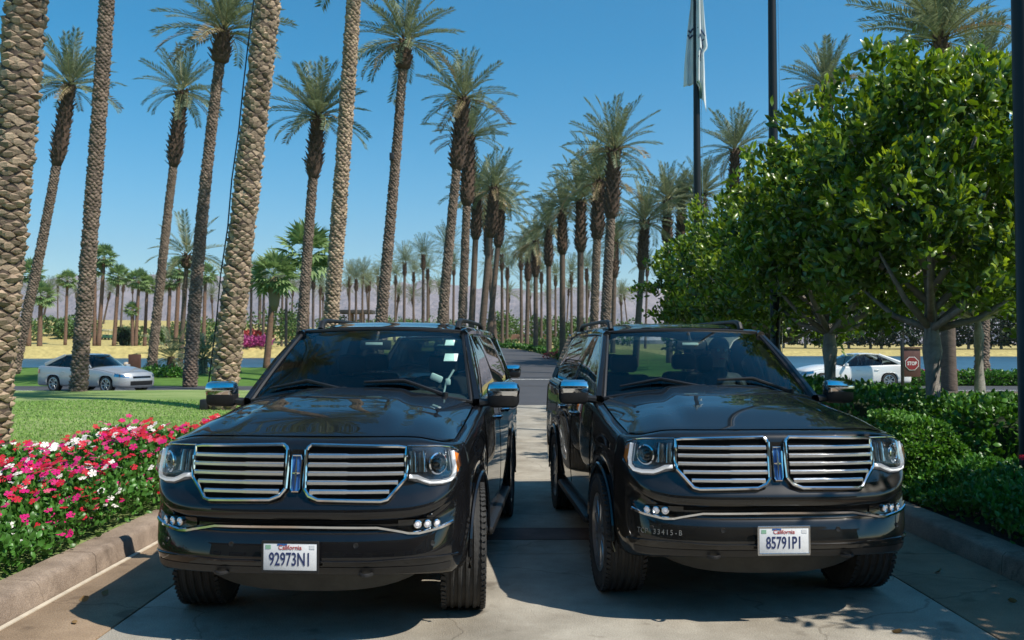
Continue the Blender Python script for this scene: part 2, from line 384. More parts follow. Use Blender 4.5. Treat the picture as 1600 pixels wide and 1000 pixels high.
# lawn left and planting ground right, behind the kerbs
def lawn_z(x, y): return .125 + .10 * ss(-4, -12, x) * 1 + .05 * np.sin(x * .5) * np.sin(y * .3) * ss(-4.5, -7, x)
def lawn_mat():
    m = mat('lawn', (.17, .29, .07), .95, spec=.15, var=(.9, .22), col2=(.36, .42, .17), stretch=(.28, 1.5, 1), bump=(140, .8))
    return m
MT['lawn'] = lawn_mat()
def corner_x(y, s): # behind-kerb edge
    e = 3.14 + .255 if s < 0 else 3.70 + .255
    if y > 25.2: e += 5 - math.sqrt(max(0, 25 - (y - 25.2) ** 2)) * 1.0
    return s * e
b = MB()
def lw(u, v):
    y = 0.4 + (29.94 - .4) * v; x = corner_x(y, -1); x = x + (-60 - x) * u ** 2.2
    return (x, y, float(lawn_z(x, y)))
b.grid(lw, 50, 60); tag(b.build('lawn', 'lawn', sharp=None), kind='structure')
b = MB(); MT['soil'] = mat('bed_soil', (.035, .026, .018), .95, var=(6, .4), bump=(30, .8))
b.grid(lambda u, v: ((lambda y: (corner_x(y, 1) + (7.2 - corner_x(y, 1)) * u, y, .12 + .04 * math.sin(5 * u + 3 * v)))(.4 + 27.0 * v)), 8, 40)
tag(b.build('planting_bed', 'soil', sharp=None), kind='structure')
b = MB(); b.grid(lambda u, v: (7.2 + 55 * u, .4 + 29.5 * v, .11), 20, 12); tag(b.build('lawn', 'lawn', sharp=None), kind='structure')
b = MB(); b.grid(lambda u, v: (6 + 70 * u, 40.6 + 1.3 * v, .02), 20, 2); tag(b.build('footpath', concrete('path_concrete', (.42, .38, .34), (.5, .46, .42)), sharp=None), kind='structure')
# mown grass blades on the nearer lawn
def blades(n, x0, x1, y0, y1, hgt, name, test=None):
    x = NR.uniform(x0, x1, n); y = y0 + (y1 - y0) * NR.rand(n) ** 1.5
    ok = x < -3.5
    if test is not None: ok &= test(x, y)
    x, y = x[ok], y[ok]; n = len(x); z = lawn_z(x, y)
    a = NR.rand(n) * 6.283; wd = .006 + .006 * NR.rand(n) + y * .0004; h = hgt * (.6 + .8 * NR.rand(n))
    ln = NR.uniform(-.5, .5, (n, 2)) * h[:, None]
    P = np.stack([np.stack([x - np.cos(a) * wd, y - np.sin(a) * wd, z], -1), np.stack([x + np.cos(a) * wd, y + np.sin(a) * wd, z], -1),
                  np.stack([x + ln[:, 0], y + ln[:, 1], z + h], -1)], 1)
    return mesh_np(name, P.reshape(-1, 3), np.arange(n * 3).reshape(-1, 3), mat('grass_blade', (.24, .37, .10), .8, spec=.2, island=.35, trans=.35))
tag(blades(60000, -16, -4, 8.5, 24, .035, 'grass'), 'short mown green grass blades covering the lawn', 'grass', kind='stuff')

# mountains
def mountains():
    n = 260; D = 6200.0; V = []; rows = 9
    for i in range(n + 1):
        px = -900 + 3400 * i / n
        ridge = np.interp(px, [-900, -200, 60, 150, 250, 330, 450, 600, 800, 1000, 1200, 1700, 2500], [70, 92, 104, 112, 114, 104, 106, 100, 94, 90, 86, 88, 60])
        ridge += 4 * math.sin(px * .021) + 3.5 * math.sin(px * .057 + 1) + 2.5 * math.sin(px * .13 + 2) + 2 * math.sin(px * .31)
        for j in range(rows + 1):
            t = j / rows; d = D + 1500 * (t - 1) + 60 * math.sin(px * .09 + t * 9) * (1 - t) * 3
            h = (ridge / FPX * D) * (t ** 1.15) * (1 + .12 * math.sin(px * .16 + 5 * t) * (1 - t))
            V.append((PX(px, d), d, h + (0 if j else -40)))
    F = np.array([(i * (rows + 1) + j, (i + 1) * (rows + 1) + j, (i + 1) * (rows + 1) + j + 1, i * (rows + 1) + j + 1) for i in range(n) for j in range(rows)])
    m = mat('mountain_rock', (.27, .215, .205), .95, var=(.004, .3), bump=(.02, .6)); m.node_tree.nodes['Bump'].inputs['Distance'].default_value = 60
    tag(mesh_np('mountains', V, F, m), kind='structure')
mountains()

# ------------------------------------------------------------------ cars
class Shell:
    """car body wall: plan outline (front centre -> side -> rear centre) x height levels, with wheel arches"""
    def __init__(s, front, rear, levels, ztop, ztop_ref, arches, zm, sub=3, side=None):
        s.levels = np.array(catmull(levels, sub)); s.ztop = ztop; s.zref = ztop_ref; s.arches = arches; s.zm = zm
        F = catmull(front, 6); Rr = catmull(rear, 5)
        side = [F[-1]]; y0, y1 = F[-1][1], Rr[0][1]; ysd = set(np.round(np.linspace(y0, y1, 18), 3))
        for yc, rad, zc in arches:
            ysd = {y for y in ysd if abs(y - yc) > rad + .01}
            ysd |= {round(yc + rad * math.cos(a), 4) for a in np.linspace(0, math.pi, 21)}
        ysd = sorted(y for y in ysd if y0 + .004 < y < y1 - .004)
        sp = catmull([F[-1], *[np.array(p) for p in (side or s_side(F[-1], Rr[0]))], Rr[0]], 20); sx = [p[0] for p in sp]; sy = [p[1] for p in sp]
        pts = F + [np.array((np.interp(y, sy, sx), y)) for y in ysd] + Rr
        s.p = np.array(pts); d = np.gradient(s.p, axis=0); 
        dl = np.linalg.norm(np.diff(s.p, axis=0), axis=1); s.s = np.concatenate([[0], np.cumsum(dl)])
        t = d / np.linalg.norm(d, axis=1)[:, None]; s.n = np.stack([t[:, 1], -t[:, 0]], -1)
        s.n[0] = (0, -1); s.n[-1] = (0, 1)
        s.wf = np.where(s.n[:, 1] < 0, np.abs(s.n[:, 1]) ** 1.2, 0.)
        # fade front shaping into the side
    def colz(s, x, y, w):
        L = s.levels; zf, inf_, zs, ins = L[:, 0], L[:, 1], L[:, 2], L[:, 3]
        zt = s.ztop(y); k = np.clip((zs - s.zm) / (s.zref - s.zm), 0, None)
        zs2 = np.where(zs > s.zm, s.zm + k * (zt - s.zm), zs)
        return zf * w + zs2 * (1 - w), inf_ * w + ins * (1 - w)
    def at(s, sv):
        a = abs(sv); g = lambda arr: np.interp(a, s.s, arr)
        n = np.array([g(s.n[:, 0]), g(s.n[:, 1])]); n /= np.linalg.norm(n)
        return g(s.p[:, 0]), g(s.p[:, 1]), n[0], n[1], g(s.wf)
    def P(s, sv, z, off=0.):
        x, y, nx, ny, w = s.at(sv); zz, ii = s.colz(x, y, w); i = np.interp(z, zz, ii) - off
        sg = -1 if sv < 0 else 1
        return Vector((sg * (x - nx * i), y - ny * i, z))
    def T(s, sv):
        x, y, nx, ny, w = s.at(sv); zz, ii = s.colz(x, y, w); sg = -1 if sv < 0 else 1
        return Vector((sg * (x - nx * ii[-1]), y - ny * ii[-1], zz[-1]))
    def s_at_y(s, y):
        k = int(np.argmax(s.p[:, 0])); i0 = next(i for i in range(len(s.p)) if s.n[i, 0] > .5); i1 = max(i for i in range(len(s.p)) if s.n[i, 0] > .5)
        return float(np.interp(y, s.p[i0:i1 + 1, 1], s.s[i0:i1 + 1]))
    def wall(s, name, m, parent):
        V = []; nl = len(s.levels); cols = []
        for (x, y), (nx, ny), w in zip(s.p, s.n, s.wf):
            zz, ii = s.colz(x, y, w); zz = zz.copy()
            for yc, rad, zc in s.arches:
                if abs(y - yc) < rad and nx > .5:
                    zb = zc + math.sqrt(max(0, rad * rad - (y - yc) ** 2)); z0 = zz[0]
                    if zb > z0: zz = np.where(zz < s.zm, zb + (zz - z0) * (s.zm - zb) / (s.zm - z0), zz)
            cols.append([(x - nx * i, y - ny * i, z) for z, i in zip(zz, ii)])
        n = len(cols); F = []
        for sg in (1, -1):
            base = len(V)
            for c in cols: V += [(sg * a, b_, c_) for a, b_, c_ in c]
            for i in range(n - 1):
                for j in range(nl - 1):
                    q = (base + i * nl + j, base + (i + 1) * nl + j, base + (i + 1) * nl + j + 1, base + i * nl + j + 1)
                    F.append(q if sg > 0 else q[::-1])
        b = MB(); b.add(V, F)
        me = bpy.data.meshes.new(name); me.from_pydata([tuple(map(float, v)) for v in V], [], F)
        bm = bmesh.new(); bm.from_mesh(me); bmesh.ops.remove_doubles(bm, verts=bm.verts[:], dist=.0004); bmesh.ops.recalc_face_normals(bm, faces=bm.faces[:]); bm.to_mesh(me); bm.free()
        me.polygons.foreach_set('use_smooth', np.ones(len(me.polygons), dtype=bool)); me.set_sharp_from_angle(angle=R(50))
        me.materials.append(m); return link(bpy.data.objects.new(name, me), parent)
    def patch(s, b, s0, s1, zlo, zhi, off, ns=14, nz=6):
        f = off if callable(off) else (lambda u, v: off)
        zl = zlo if callable(zlo) else (lambda q: zlo); zh = zhi if callable(zhi) else (lambda q: zhi)
        def g(u, v):
            q = s0 + (s1 - s0) * u; return s.P(q, zl(abs(q)) + (zh(abs(q)) - zl(abs(q))) * v, f(u, v))
        return b.grid(g, ns, nz, flip=s1 < s0)
class LowShell:
    def __init__(s, b, dz): s.b = b; s.dz = dz
    def P(s, q, z, off=0.): return s.b.P(q, z - s.dz, off)
    patch = Shell.patch
def s_side(a, b): 
    return [(max(a[0], b[0]) + .005, a[1] + (b[1] - a[1]) * .25), (max(a[0], b[0]) + .008, a[1] + (b[1] - a[1]) * .6)]
def coons(Fr, Sd, Re, nu, nv, bulge, inset=.0, lift=0.):
    """Fr(u), Re(u) u in 0..1 left-right; Sd(v, side)"""
    def g(u, v):
        c = lambda p: Vector(p)
        p = Fr(u) * (1 - v) + Re(u) * v + Sd(v, -1) * (1 - u) + Sd(v, 1) * u \
            - (Fr(0) * (1 - u) * (1 - v) + Fr(1) * u * (1 - v) + Re(0) * (1 - u) * v + Re(1) * u * v)
        return p + Vector((0, 0, bulge(u, v) + lift))
    return g
def make_wheel(parent, loc, rad, wid, rim_r, steer, side, spokes=10, detail=True):
    e = bpy.data.objects.new('wheel', None); e.empty_display_size = .1; link(e, parent); e.location = loc; e.rotation_euler = (0, 0, steer)
    h = wid / 2; b = MB()
    tr = []
    g = [-.72, -.36, 0, .36, .72] if detail else []
    prof = [(rim_r - .01, -h * .80), (rim_r + .03, -h * .93), ((rim_r + rad) / 2, -h * 1.0), (rad - .035, -h * .97), (rad - .012, -h * .86)]
    for q in g:
        c = q * h * .92
        prof += [(rad - .002 * abs(q), c - .016), (rad - .011, c - .009), (rad - .011, c + .009), (rad - .002 * abs(q), c + .016)]
    prof += [(rad - .012, h * .86), (rad - .035, h * .97), ((rim_r + rad) / 2, h * 1.0), (rim_r + .03, h * .93), (rim_r - .01, h * .80)]
    b.lathe(prof, 56, 'x')
    ty = b.build('tyre', 'rubber', e, sharp=35)
    if detail:
        b = MB()
        for k in range(64):
            a = 2 * math.pi * k / 64
            for sd in (-1, 1):
                rt = Matrix.Rotation(a, 3, 'X'); c = rt @ Vector((sd * h * .865, 0, rad - .010))
                b.box(c, (h * .20, .024, .022), rt @ Matrix.Rotation(sd * .35, 3, 'Z'))
        b.build('tread_lug', 'rubber', e, smooth=False)['kind'] = 'stuff'
    b = MB(); o = side * h
    b.lathe([(rim_r + .012, o * .90), (rim_r - .012, o * .93), (rim_r - .03, o * .80), (rim_r - .04, -o * .5)], 40, 'x')
    b.lathe([(.001, o * .86), (.05, o * .85), (.075, o * .78), (.08, o * .4)], 20, 'x')
    for k in range(spokes):
        a = 2 * math.pi * k / spokes
        rt = Matrix.Rotation(a, 3, 'X')
        b.box(rt @ Vector((o * .74, 0, rim_r * .55)), (.03, .045, rim_r * .86), rt, bev=.008)
    b.build('rim', 'alloy', e)
    b = MB(); b.lathe([(.001, o * .2), (rim_r * .72, o * .2), (rim_r * .72, o * .1)], 28, 'x'); b.build('brake_disc', 'satin', e)
    return e
def quad_panel(b, A, B, C, D, n=6, bow=(0, 0, 0)):
    A, B, C, D = map(Vector, (A, B, C, D)); w = Vector(bow)
    b.grid(lambda u, v: (A * (1 - u) + B * u) * (1 - v) + (D * (1 - u) + C * u) * v + w * (4 * u * (1 - u) * .5 + 4 * v * (1 - v) * .5), n, n)

# ---- the big SUV
def make_suv(paint):
    root = thing('suv', '', 'suv'); PM = MT[paint]
    front = [(0, -.95), (.2, -.947), (.40, -.936), (.56, -.910), (.70, -.872), (.81, -.812), (.888, -.724), (.932, -.612), (.955, -.48)]
    rear = [(.985, 3.95), (.975, 4.12), (.93, 4.24), (.80, 4.30), (.45, 4.34), (0, 4.35)]
    lev = [(.425, .07, .36, .10), (.432, .035, .39, .04), (.465, .016, .46, .015), (.510, .002, .54, .008), (.54, .0, .62, .003), (.615, .018, .72, .0),
           (.655, .035, .80, .0), (.668, .050, .84, .0), (.725, .052, .90, .002), (.745, .018, .94, .004), (.80, .012, .98, .006), (.85, .045, 1.02, .008),
           (.88, .06, 1.08, .012), (.97, .085, 1.15, .016), (1.07, .10, 1.22, .022), (1.145, .115, 1.28, .034), (1.175, .14, 1.305, .055), (1.192, .19, 1.315, .095)]
    def ztop(y): return float(np.interp(y, [-.95, -.5, 0, .6, 1.2, 2.4, 3.9, 4.4], [1.135, 1.145, 1.195, 1.285, 1.312, 1.33, 1.36, 1.36]))
    WB = 3.10
    sh = Shell(front, rear, lev, ztop, 1.315, [(0, .475, .41), (WB, .475, .41)], 1.02, side=[(.978, -.25), (.992, .10), (.995, .6), (1.0, 1.8), (.998, 3.2)])
    body = sh.wall('body', PM, root)
    # hood
    s_c = sh.s_at_y(-.50); s_w = sh.s_at_y(.60)
    def Fr(u): return sh.T((2 * u - 1) * s_c)
    def Sd(v, sd): return sh.T(sd * (s_c + (s_w - s_c) * v))
    zc = sh.T(s_w)
    def Re(u):
        q = 2 * u - 1; return Vector((q * zc.x, .48 + .12 * q * q, 1.395 - (1.395 - zc.z) * abs(q) ** 3.2))
    def bulge(u, v):
        q = abs(2 * u - 1); dome = .024 * (1 - float(ss(.40, .50, q))) * float(ss(.02, .35, v))
        return dome + .055 * (1 - q ** 4) * math.sin(math.pi * min(1, v * 1.0)) ** .8 * (1 - v * .35) + .012 * float(ss(.5, .62, q)) * (1 - float(ss(.80, .95, q))) * float(ss(0, .3, v)) * (1 - v)
    b = MB(); hg = coons(Fr, Sd, Re, 40, 30, bulge, lift=.004)
    b.grid(lambda u, v: hg(.006 + .988 * u, .004 + .99 * v), 56, 36); b.build('hood', PM, root, sharp=None)
    # cowl with wipers, windshield
    zA = ztop(.62)
    def wb(q): return Vector((q * .835, .515 + .15 * q * q, 1.385 - .075 * abs(q) ** 2.4))
    def wt(q): return Vector((q * .675, 1.36 + .10 * q * q, 1.868 - .022 * q * q))
    b = MB()
    def ws(u, v):
        q = 2 * u - 1; p = wb(q) * (1 - v) + wt(q) * v
        return p + Vector((0, -.035, .035)) * (4 * v * (1 - v)) * (1 - q * q * .6)
    b.grid(ws, 28, 16); wsh = b.build('windshield', 'windshield', root, sharp=None)
    b = MB()   # gasket/frit round the glass
    edge = [ws(u, 0) for u in np.linspace(0, 1, 20)] + [ws(1, v) for v in np.linspace(0, 1, 12)][1:] + [ws(u, 1) for u in np.linspace(1, 0, 20)][1:] + [ws(0, v) for v in np.linspace(1, 0, 12)][1:]
    b.tube(edge, .016, 6, flat=(1, 1)); b.build('gasket', 'trim', wsh)
    b = MB()
    b.grid(lambda u, v: (lambda q: Re(u) * (1 - v) * 1.0 + (wb(q) + Vector((0, .02, -.012))) * v + Vector((0, 0, -.012)))(2 * u - 1), 24, 3); b.build('cowl_grille', 'trim', root)
    for k, (q0, q1) in enumerate(((-.10, -.86), (.78, .06))):
        b = MB(); pv = wb(q0) + Vector((0, -.02, .02))
        e1 = ws((q1 + 1) / 2, .10) + Vector((0, -.02, .015)); m1 = ws(((q0 + q1) / 2 + 1) / 2, .12) + Vector((0, -.03, .025))
        b.tube([pv, m1, e1], [.016, .011, .007], 6)
        b.tube([ws((q0 - .12 * (1) + 1) / 2, .05) + Vector((0, -.012, .01)), m1 + Vector((0, .01, -.012)), e1], .008, 6)
        b.lathe([(.022, -.02), (.022, .02), (.001, .024)], 10, 'z', pv); b.build('wiper', 'trim', root)
    # roof
    def rf(u, v):
        q = 2 * u - 1; y = 1.375 + .085 * q * q * (1 - v) + (4.06 - 1.375) * v
        hw = .70 + .03 * math.sin(math.pi * min(1, v * 1.2)); x = q * hw
        z = 1.872 + .052 * float(ss(0, .22, v)) - .055 * float(ss(.86, 1, v)) + .018 * (1 - q * q) - .075 * abs(q) ** 7
        return Vector((x, y, z))
    b = MB(); b.grid(rf, 24, 28); roof = b.build('roof', PM, root, sharp=None)
    b = MB(); b.grid(lambda u, v: rf(u * .96 + .02, v * .98 + .01) + Vector((0, 0, -.045)), 12, 12, flip=True); b.build('roof_liner', 'liner', root)
    for sd in (-1, 1):
        b = MB(); q = .5 + sd * .425
        zb = rf(q, .3).z
        pth = [rf(q, .10) + Vector((0, 0, -.002)), rf(q, .115) + Vector((0, 0, .045)), rf(q, .16) + Vector((0, 0, .058))] + [rf(q, v) + Vector((0, 0, .055)) for v in (.3, .5, .7)] + [rf(q, .84) + Vector((0, 0, .055)), rf(q, .88) + Vector((0, 0, .04)), rf(q, .90)]
        b.tube(pth, [.03, .03, .022, .018, .018, .018, .022, .03, .03], 8, flat=(.9, 1)); b.build('roof_rail', 'satin' if False else 'trim', root)
    # greenhouse sides
    def bl(y, sd): 
        p = sh.T(sd * sh.s_at_y(y)); return Vector((p.x, p.y, p.z - .004))
    def tp(y, sd): return Vector((sd * np.interp(y, [1.38, 2.2, 3.5, 4.05], [.690, .715, .712, .69]), y, np.interp(y, [1.38, 1.7, 3.5, 4.05], [1.825, 1.853, 1.853, 1.80])))
    div = [(.66, 1.40), (1.78, 1.86), (2.86, 2.90), (3.92, 3.78)]
    for sd in (-1, 1):
        b = MB()   # A pillar as a tapered bar along the windscreen edge
        A0, A1 = wb(sd), wt(sd)
        b.tube([A0 + Vector((sd * .035, .03, -.02)), A0 * .5 + A1 * .5 + Vector((sd * .022, .015, .015)), A1 + Vector((sd * .012, .03, -.012))], [.06, .046, .046], 8, flat=(.8, 1.0)); b.build('pillar', PM, root)
        b = MB(); b.tube([tp(y, sd) + Vector((0, 0, -.002)) for y in np.linspace(1.40, 4.05, 12)], .036, 8); b.build('roof_side_rail', PM, root)
        for k, (yb, yt) in enumerate(div[1:]):
            b = MB(); w = .05 if k < 2 else .16
            b.tube([bl(yb, sd) + Vector((-sd * .01, 0, -.02)), tp(yt, sd) + Vector((-sd * .005, 0, 0))], w, 4, flat=(1., .35), up=(1, 0, 0)); b.build('pillar', 'gloss_black' if k < 2 else PM, root)
        for k in range(3):
            (y0, t0), (y1, t1) = div[k], div[k + 1]; b = MB()
            def gl(u, v):
                pb, pt = bl(y0 + (y1 - y0) * u, sd), tp(t0 + (t1 - t0) * u, sd)
                return pb * (1 - v) + pt * v + Vector((sd * .022, 0, 0)) * (4 * v * (1 - v))
            b.grid(gl, 8, 6, flip=sd < 0); b.build('side_window', 'windshield' if k == 0 else 'privacy', root, sharp=None)
        b = MB(); b.tube([bl(y, sd) + Vector((sd * .012, 0, .0)) for y in np.linspace(.70, 3.95, 16)], .012, 6); b.build('belt_moulding', 'chrome', root)
    b = MB(); quad_panel(b, (-.78, 4.28, 1.36), (.78, 4.28, 1.36), (.64, 4.07, 1.80), (-.64, 4.07, 1.80), 6, (0, .03, 0)); b.build('rear_window', 'privacy', root)
    for sd in (-1, 1):   # rear quarter panel between window and tailgate glass
        b = MB(); quad_panel(b, bl(3.92, sd), (sd * .78, 4.285, 1.355), (sd * .64, 4.075, 1.80), tp(3.78, sd), 4); b.build('quarter_panel', PM, root)
    # tailgate details
    for sd in (-1, 1):
        b = MB(); sh.patch(b, sd * (sh.s_at_y(4.1)), sd * (sh.s_at_y(4.1) + .16), .95, 1.28, .008, 6, 6); b.build('taillight', 'redlens', root)
    # doors and their handles, arch lips, running boards
    for sd in (-1, 1):
        for y0, y1 in ((.60, 1.74), (1.80, 2.62)):
            b = MB(); s0, s1 = sh.s_at_y(y0), sh.s_at_y(y1)
            sh.patch(b, sd * s0, sd * s1, .47, lambda q: ztop(np.interp(q, sh.s, sh.p[:, 1])) - .07, .004, 8, 8)
            d = b.build('door', PM, root, sharp=None)
            b = MB(); sm = sh.s_at_y(y1 - .16); pts = [sh.P(sd * (sm + a), 1.13, o) for a, o in ((-.12, .0), (-.10, .035), (0, .042), (.10, .035), (.12, .0))]
            b.tube(pts, .015, 6, flat=(.7, 1.2)); b.build('handle', 'chrome', d)
        for yc in (0, WB):
            b = MB(); b.tube([Vector((sd * (.992 if yc else .985 - .03 * max(0, math.cos(a))), yc - .475 * math.cos(a), .41 + .475 * math.sin(a))) for a in np.linspace(-.08, math.pi + .08, 24)], .014, 6); b.build('arch_lip', PM, root)
            b = MB(); b.grid(lambda u, v: (sd * (.48 + .45 * u), yc + .475 * math.cos(math.pi * v), .41 + .475 * math.sin(math.pi * v)), 2, 24); b.build('wheel_liner', 'trim', root)
        b = MB(); b.box((sd * .93, 1.55, .37), (.16, 1.9, .06), bev=.02); b.build('running_board', 'trim', root)
    # underbody
    b = MB(); b.box((0, 1.7, .42), (1.5, 4.6, .12), bev=.02); b.box((0, 1.55, .62), (1.80, 1.9, .3)); b.build('underbody', 'trim', root, smooth=False)
    b = MB(); b.box((0, .0, .78), (1.05, 1.15, .62)); b.build('engine_block', 'trim', root, smooth=False)
    # wheels
    for sd in (-1, 1):
        make_wheel(root, (sd * .855, 0, .405), .405, .29, .262, R(-1.5 if False else 0), sd)
        make_wheel(root, (sd * .85, WB, .405), .405, .29, .262, 0, sd)
    # ---- front: grille halves (set a little lower on the nose)
    sh0 = sh; sh = LowShell(sh0, .032)
    def zlo(q): return float(np.interp(q, [.055, .085, .14, .50, .535, .645], [.945, .905, .884, .878, .886, 1.0]))
    def zhi(q): return float(np.interp(q, [.055, .085, .64], [1.165, 1.188, 1.176]))
    for sd in (-1, 1):
        b = MB(); sh.patch(b, sd * .055, sd * .645, zlo, zhi, .006, 24, 8); gr = b.build('grille', 'grille_black', root, sharp=None)
        ct = [(q, zlo(q)) for q in (.055, .068, .085, .11, .14, .25, .38, .50, .535, .57, .61, .645)] + [(.65, 1.05), (.65, 1.12), (.645, 1.172)] + [(q, zhi(q)) for q in (.60, .45, .3, .15, .085, .065)] + [(.055, 1.16), (.053, 1.05), (.055, .945)]
        b = MB(); b.tube([sh.P(sd * q, z, .022) for q, z in ct], .0125, 8, cap=False); b.build('grille_frame', 'chrome', gr)
        for k in range(5):
            z = .927 + k * .0495; qs = [q for q in np.linspace(.072, .632, 34) if zlo(q) < z - .012]
            b = MB(); pts = [sh.P(sd * q, z, .026) for q in qs]
            b.tube(pts, [.0150 * (1.0 if q < .30 else .84) for q in qs], 6, flat=(.8, 1.05)); b.build('slat', 'slat', gr, sharp=30)
    # emblem: upright frame with a four pointed cross
    e0 = sh.P(0, 1.03, .02); b = MB()
    ring = [(.030, .075), (.024, .098), (-.024, .098), (-.030, .075), (-.026, -.085), (-.020, -.102), (.020, -.102), (.026, -.085)]
    rp = [Vector((x, sh.P(0, 1.03 + z, .018).y, .998 + z)) for x, z in ring]
    b.tube(rp + [rp[0]], .0055, 6, cap=False)
    for dx, dz in ((.0, .095), (0, -.098), (.026, 0), (-.026, 0)):
        c = Vector((0, e0.y - .004, .998)); t = Vector((dx, sh.P(0, 1.03 + dz, .02).y, .998 + dz)); b.tube([c, t], [.009, .002], 4)
    em = b.build('emblem', 'chrome', root)
    b = MB(); b.grid(lambda u, v: Vector(((2 * u - 1) * (.024 + .004 * v), sh.P(0, .932 + .19 * v, .012).y, .90 + .19 * v)), 2, 6); b.build('emblem_sky_plate', 'plate_blue', em)  # blue backing paints in the sky reflected inside the emblem
    # headlights
    hlo = lambda q: float(np.interp(q, [.66, .73, .80, .90, 1.0, 1.06], [.985, .972, .950, .952, .985, 1.03]))
    hhi = lambda q: float(np.interp(q, [.66, .9, 1.0, 1.06], [1.172, 1.168, 1.155, 1.13]))
    for sd in (-1, 1):
        b = MB(); sh.patch(b, sd * .662, sd * 1.06, hlo, hhi, .006, 18, 6); hl = b.build('headlight', mat('lamp_bezel', (.16, .165, .175), .2, .85, var=(20, .3)) if 'bez' not in MT else MT['bez'], root, sharp=None)
        MT['bez'] = hl.data.materials[0]
        b = MB(); b.tube([sh.P(sd * q, z, .014) for q, z in ((.668, 1.008), (.72, 1.004), (.765, .985), (.80, .974), (.88, .972), (.94, .98), (.975, 1.005), (.99, 1.05), (.99, 1.14))], .0125, 8); b.build('led_strip', 'led', hl)
        c = sh.P(sd * .865, 1.075, .008); nrm = (sh.P(sd * .865, 1.075, .1) - c).normalized(); rt = nrm.to_track_quat('Z', 'Y').to_matrix()
        b = MB(); b.lathe([(.060, .0), (.064, .014), (.056, .018), (.047, .006)], 28, 'z'); b.v = [rt @ Vector(v) + c for v in b.v]; b.build('projector_ring', 'chrome', hl)
        b = MB(); b.lathe([(.046, .004), (.040, .016), (.024, .026), (.001, .030)], 24, 'z'); b.v = [rt @ Vector(v) + c for v in b.v]; b.build('projector_lens', 'gloss_black', hl)
        for q0, q1 in ((.672, .728), (.734, .79), (.935, .965)):
            b = MB(); sh.patch(b, sd * q0, sd * q1, 1.03, 1.15, lambda u, v: .010 + .010 * math.sin(u * 3.14), 4, 4); b.build('reflector', 'reflector', hl)
        b = MB(); sh.patch(b, sd * 1.01, sd * 1.055, lambda q: hlo(q) + .02, lambda q: hhi(q) - .015, .011, 4, 5); b.build('side_marker', 'amber', hl)
        b = MB(); sh.patch(b, sd * .660, sd * 1.062, hlo, hhi, lambda u, v: .007 + .032 * min(1, 10 * u, 10 * (1 - u)) * min(1, 5 * v, 5 * (1 - v)), 20, 10); b.build('lens', 'lens', hl, sharp=None)
        b = MB(); b.tube([sh.P(sd * q, hhi(q) + .006, .008) for q in np.linspace(.66, 1.06, 12)], .005, 6); b.build('lamp_trim', 'chrome', hl)
    sh = sh0
    for sd in (-1, 1):
        # fog lamps in a dark pocket
        b = MB(); sh.patch(b, sd * .60, sd * .955, lambda q: np.interp(q, [.6, .68, .95], [.69, .672, .70]), .735, .010, 10, 3); fp = b.build('fog_lamp_pocket', 'gloss_black', root)
        for q in (.715, .775, .835):
            c = sh.P(sd * q, .708, .016); nrm = (sh.P(sd * q, .708, .2) - c).normalized(); rt = nrm.to_track_quat('Z', 'Y').to_matrix()
            b = MB(); b.lathe([(.023, -.006), (.0235, .007), (.019, .009), (.013, .001), (.001, -.001)], 20, 'z'); b.v = [rt @ Vector(v) + c for v in b.v]; fo = b.build('fog_lamp', 'chrome', fp)
            b = MB(); b.lathe([(.0125, .001), (.010, .007), (.001, .009)], 14, 'z'); b.v = [rt @ Vector(v) + c for v in b.v]; b.build('led', 'fog', fo)
    # bumper chrome, lip, lower valance
    st = [(-.95, .705), (-.86, .682), (-.72, .660), (-.66, .662), (-.48, .694)] ; st = st + [(0, .697)] + [(-q, z) for q, z in reversed(st)]
    st2 = []
    for (a, za), (c, zc_) in zip(st[:-1], st[1:]): st2 += [(a + (c - a) * t, za + (zc_ - za) * t) for t in (0, .25, .5, .75)]
    b = MB(); b.tube([sh.P(q, z, .006) for q, z in st2 + [st[-1]]], .0105, 6, flat=(1, 1.15)); b.build('bumper_moulding', 'chrome', root)
    b = MB(); b.tube([sh.P(q, .512 + (.0 if abs(q) < .45 else .012 * math.sin((abs(q) - .45) * 6)), .004) for q in np.linspace(-1.0, 1.0, 48)], .007, 6); b.build('bumper_lip', PM, root)
    b = MB(); sh.patch(b, -.94, .94, .434, .478, .004, 40, 2); b.build('lower_valance', 'trim', root)
    b = MB(); b.grid(lambda u, v: Vector(((2 * u - 1) * .66, -.78 + .14 * (2 * u - 1) ** 2 + .10 * v, .47 - .195 * v * (1 - .45 * (2 * u - 1) ** 4))), 20, 4); b.build('air_dam', mat('air_dam_plastic', (.035, .036, .034), .7, var=(12, .25)) if 'dam' not in MT else MT['dam'], root); 
    MT['dam'] = root.children[-1].data.materials[0] if root.children[-1].name.startswith('air_dam') else next(c for c in root.children if c.name.startswith('air_dam')).data.materials[0]
    for sd in (-1, 1):
        b = MB(); p = sh.P(sd * .42, .44, .0); b.tube([p + Vector((a * .035, -.01 - .035 * (1 - a * a), 0)) for a in np.linspace(-1, 1, 9)], .011, 6); b.build('tow_hook', 'trim', root)
    for q in (-.80, -.36, .36, .80):   # parking sensors
        c = sh.P(q, .60, .001); rt = (sh.P(q, .60, .2) - c).normalized().to_track_quat('Z', 'Y').to_matrix()
        b = MB(); b.lathe([(.015, -.004), (.014, .003), (.011, .0015), (.001, .0015)], 16, 'z'); b.v = [rt @ Vector(v) + c for v in b.v]; b.build('parking_sensor', 'trim', root)
    for q in (-.16, -.05, .06, .17): # hood edge bolts hidden under a lip
        pass
    b = MB()
    sh.patch(b, -.60, .60, .712, .738, .006, 24, 2); b.build('recess_shade', 'grille_black', root)  # dark strip painting in the shade of the recess above the chrome moulding
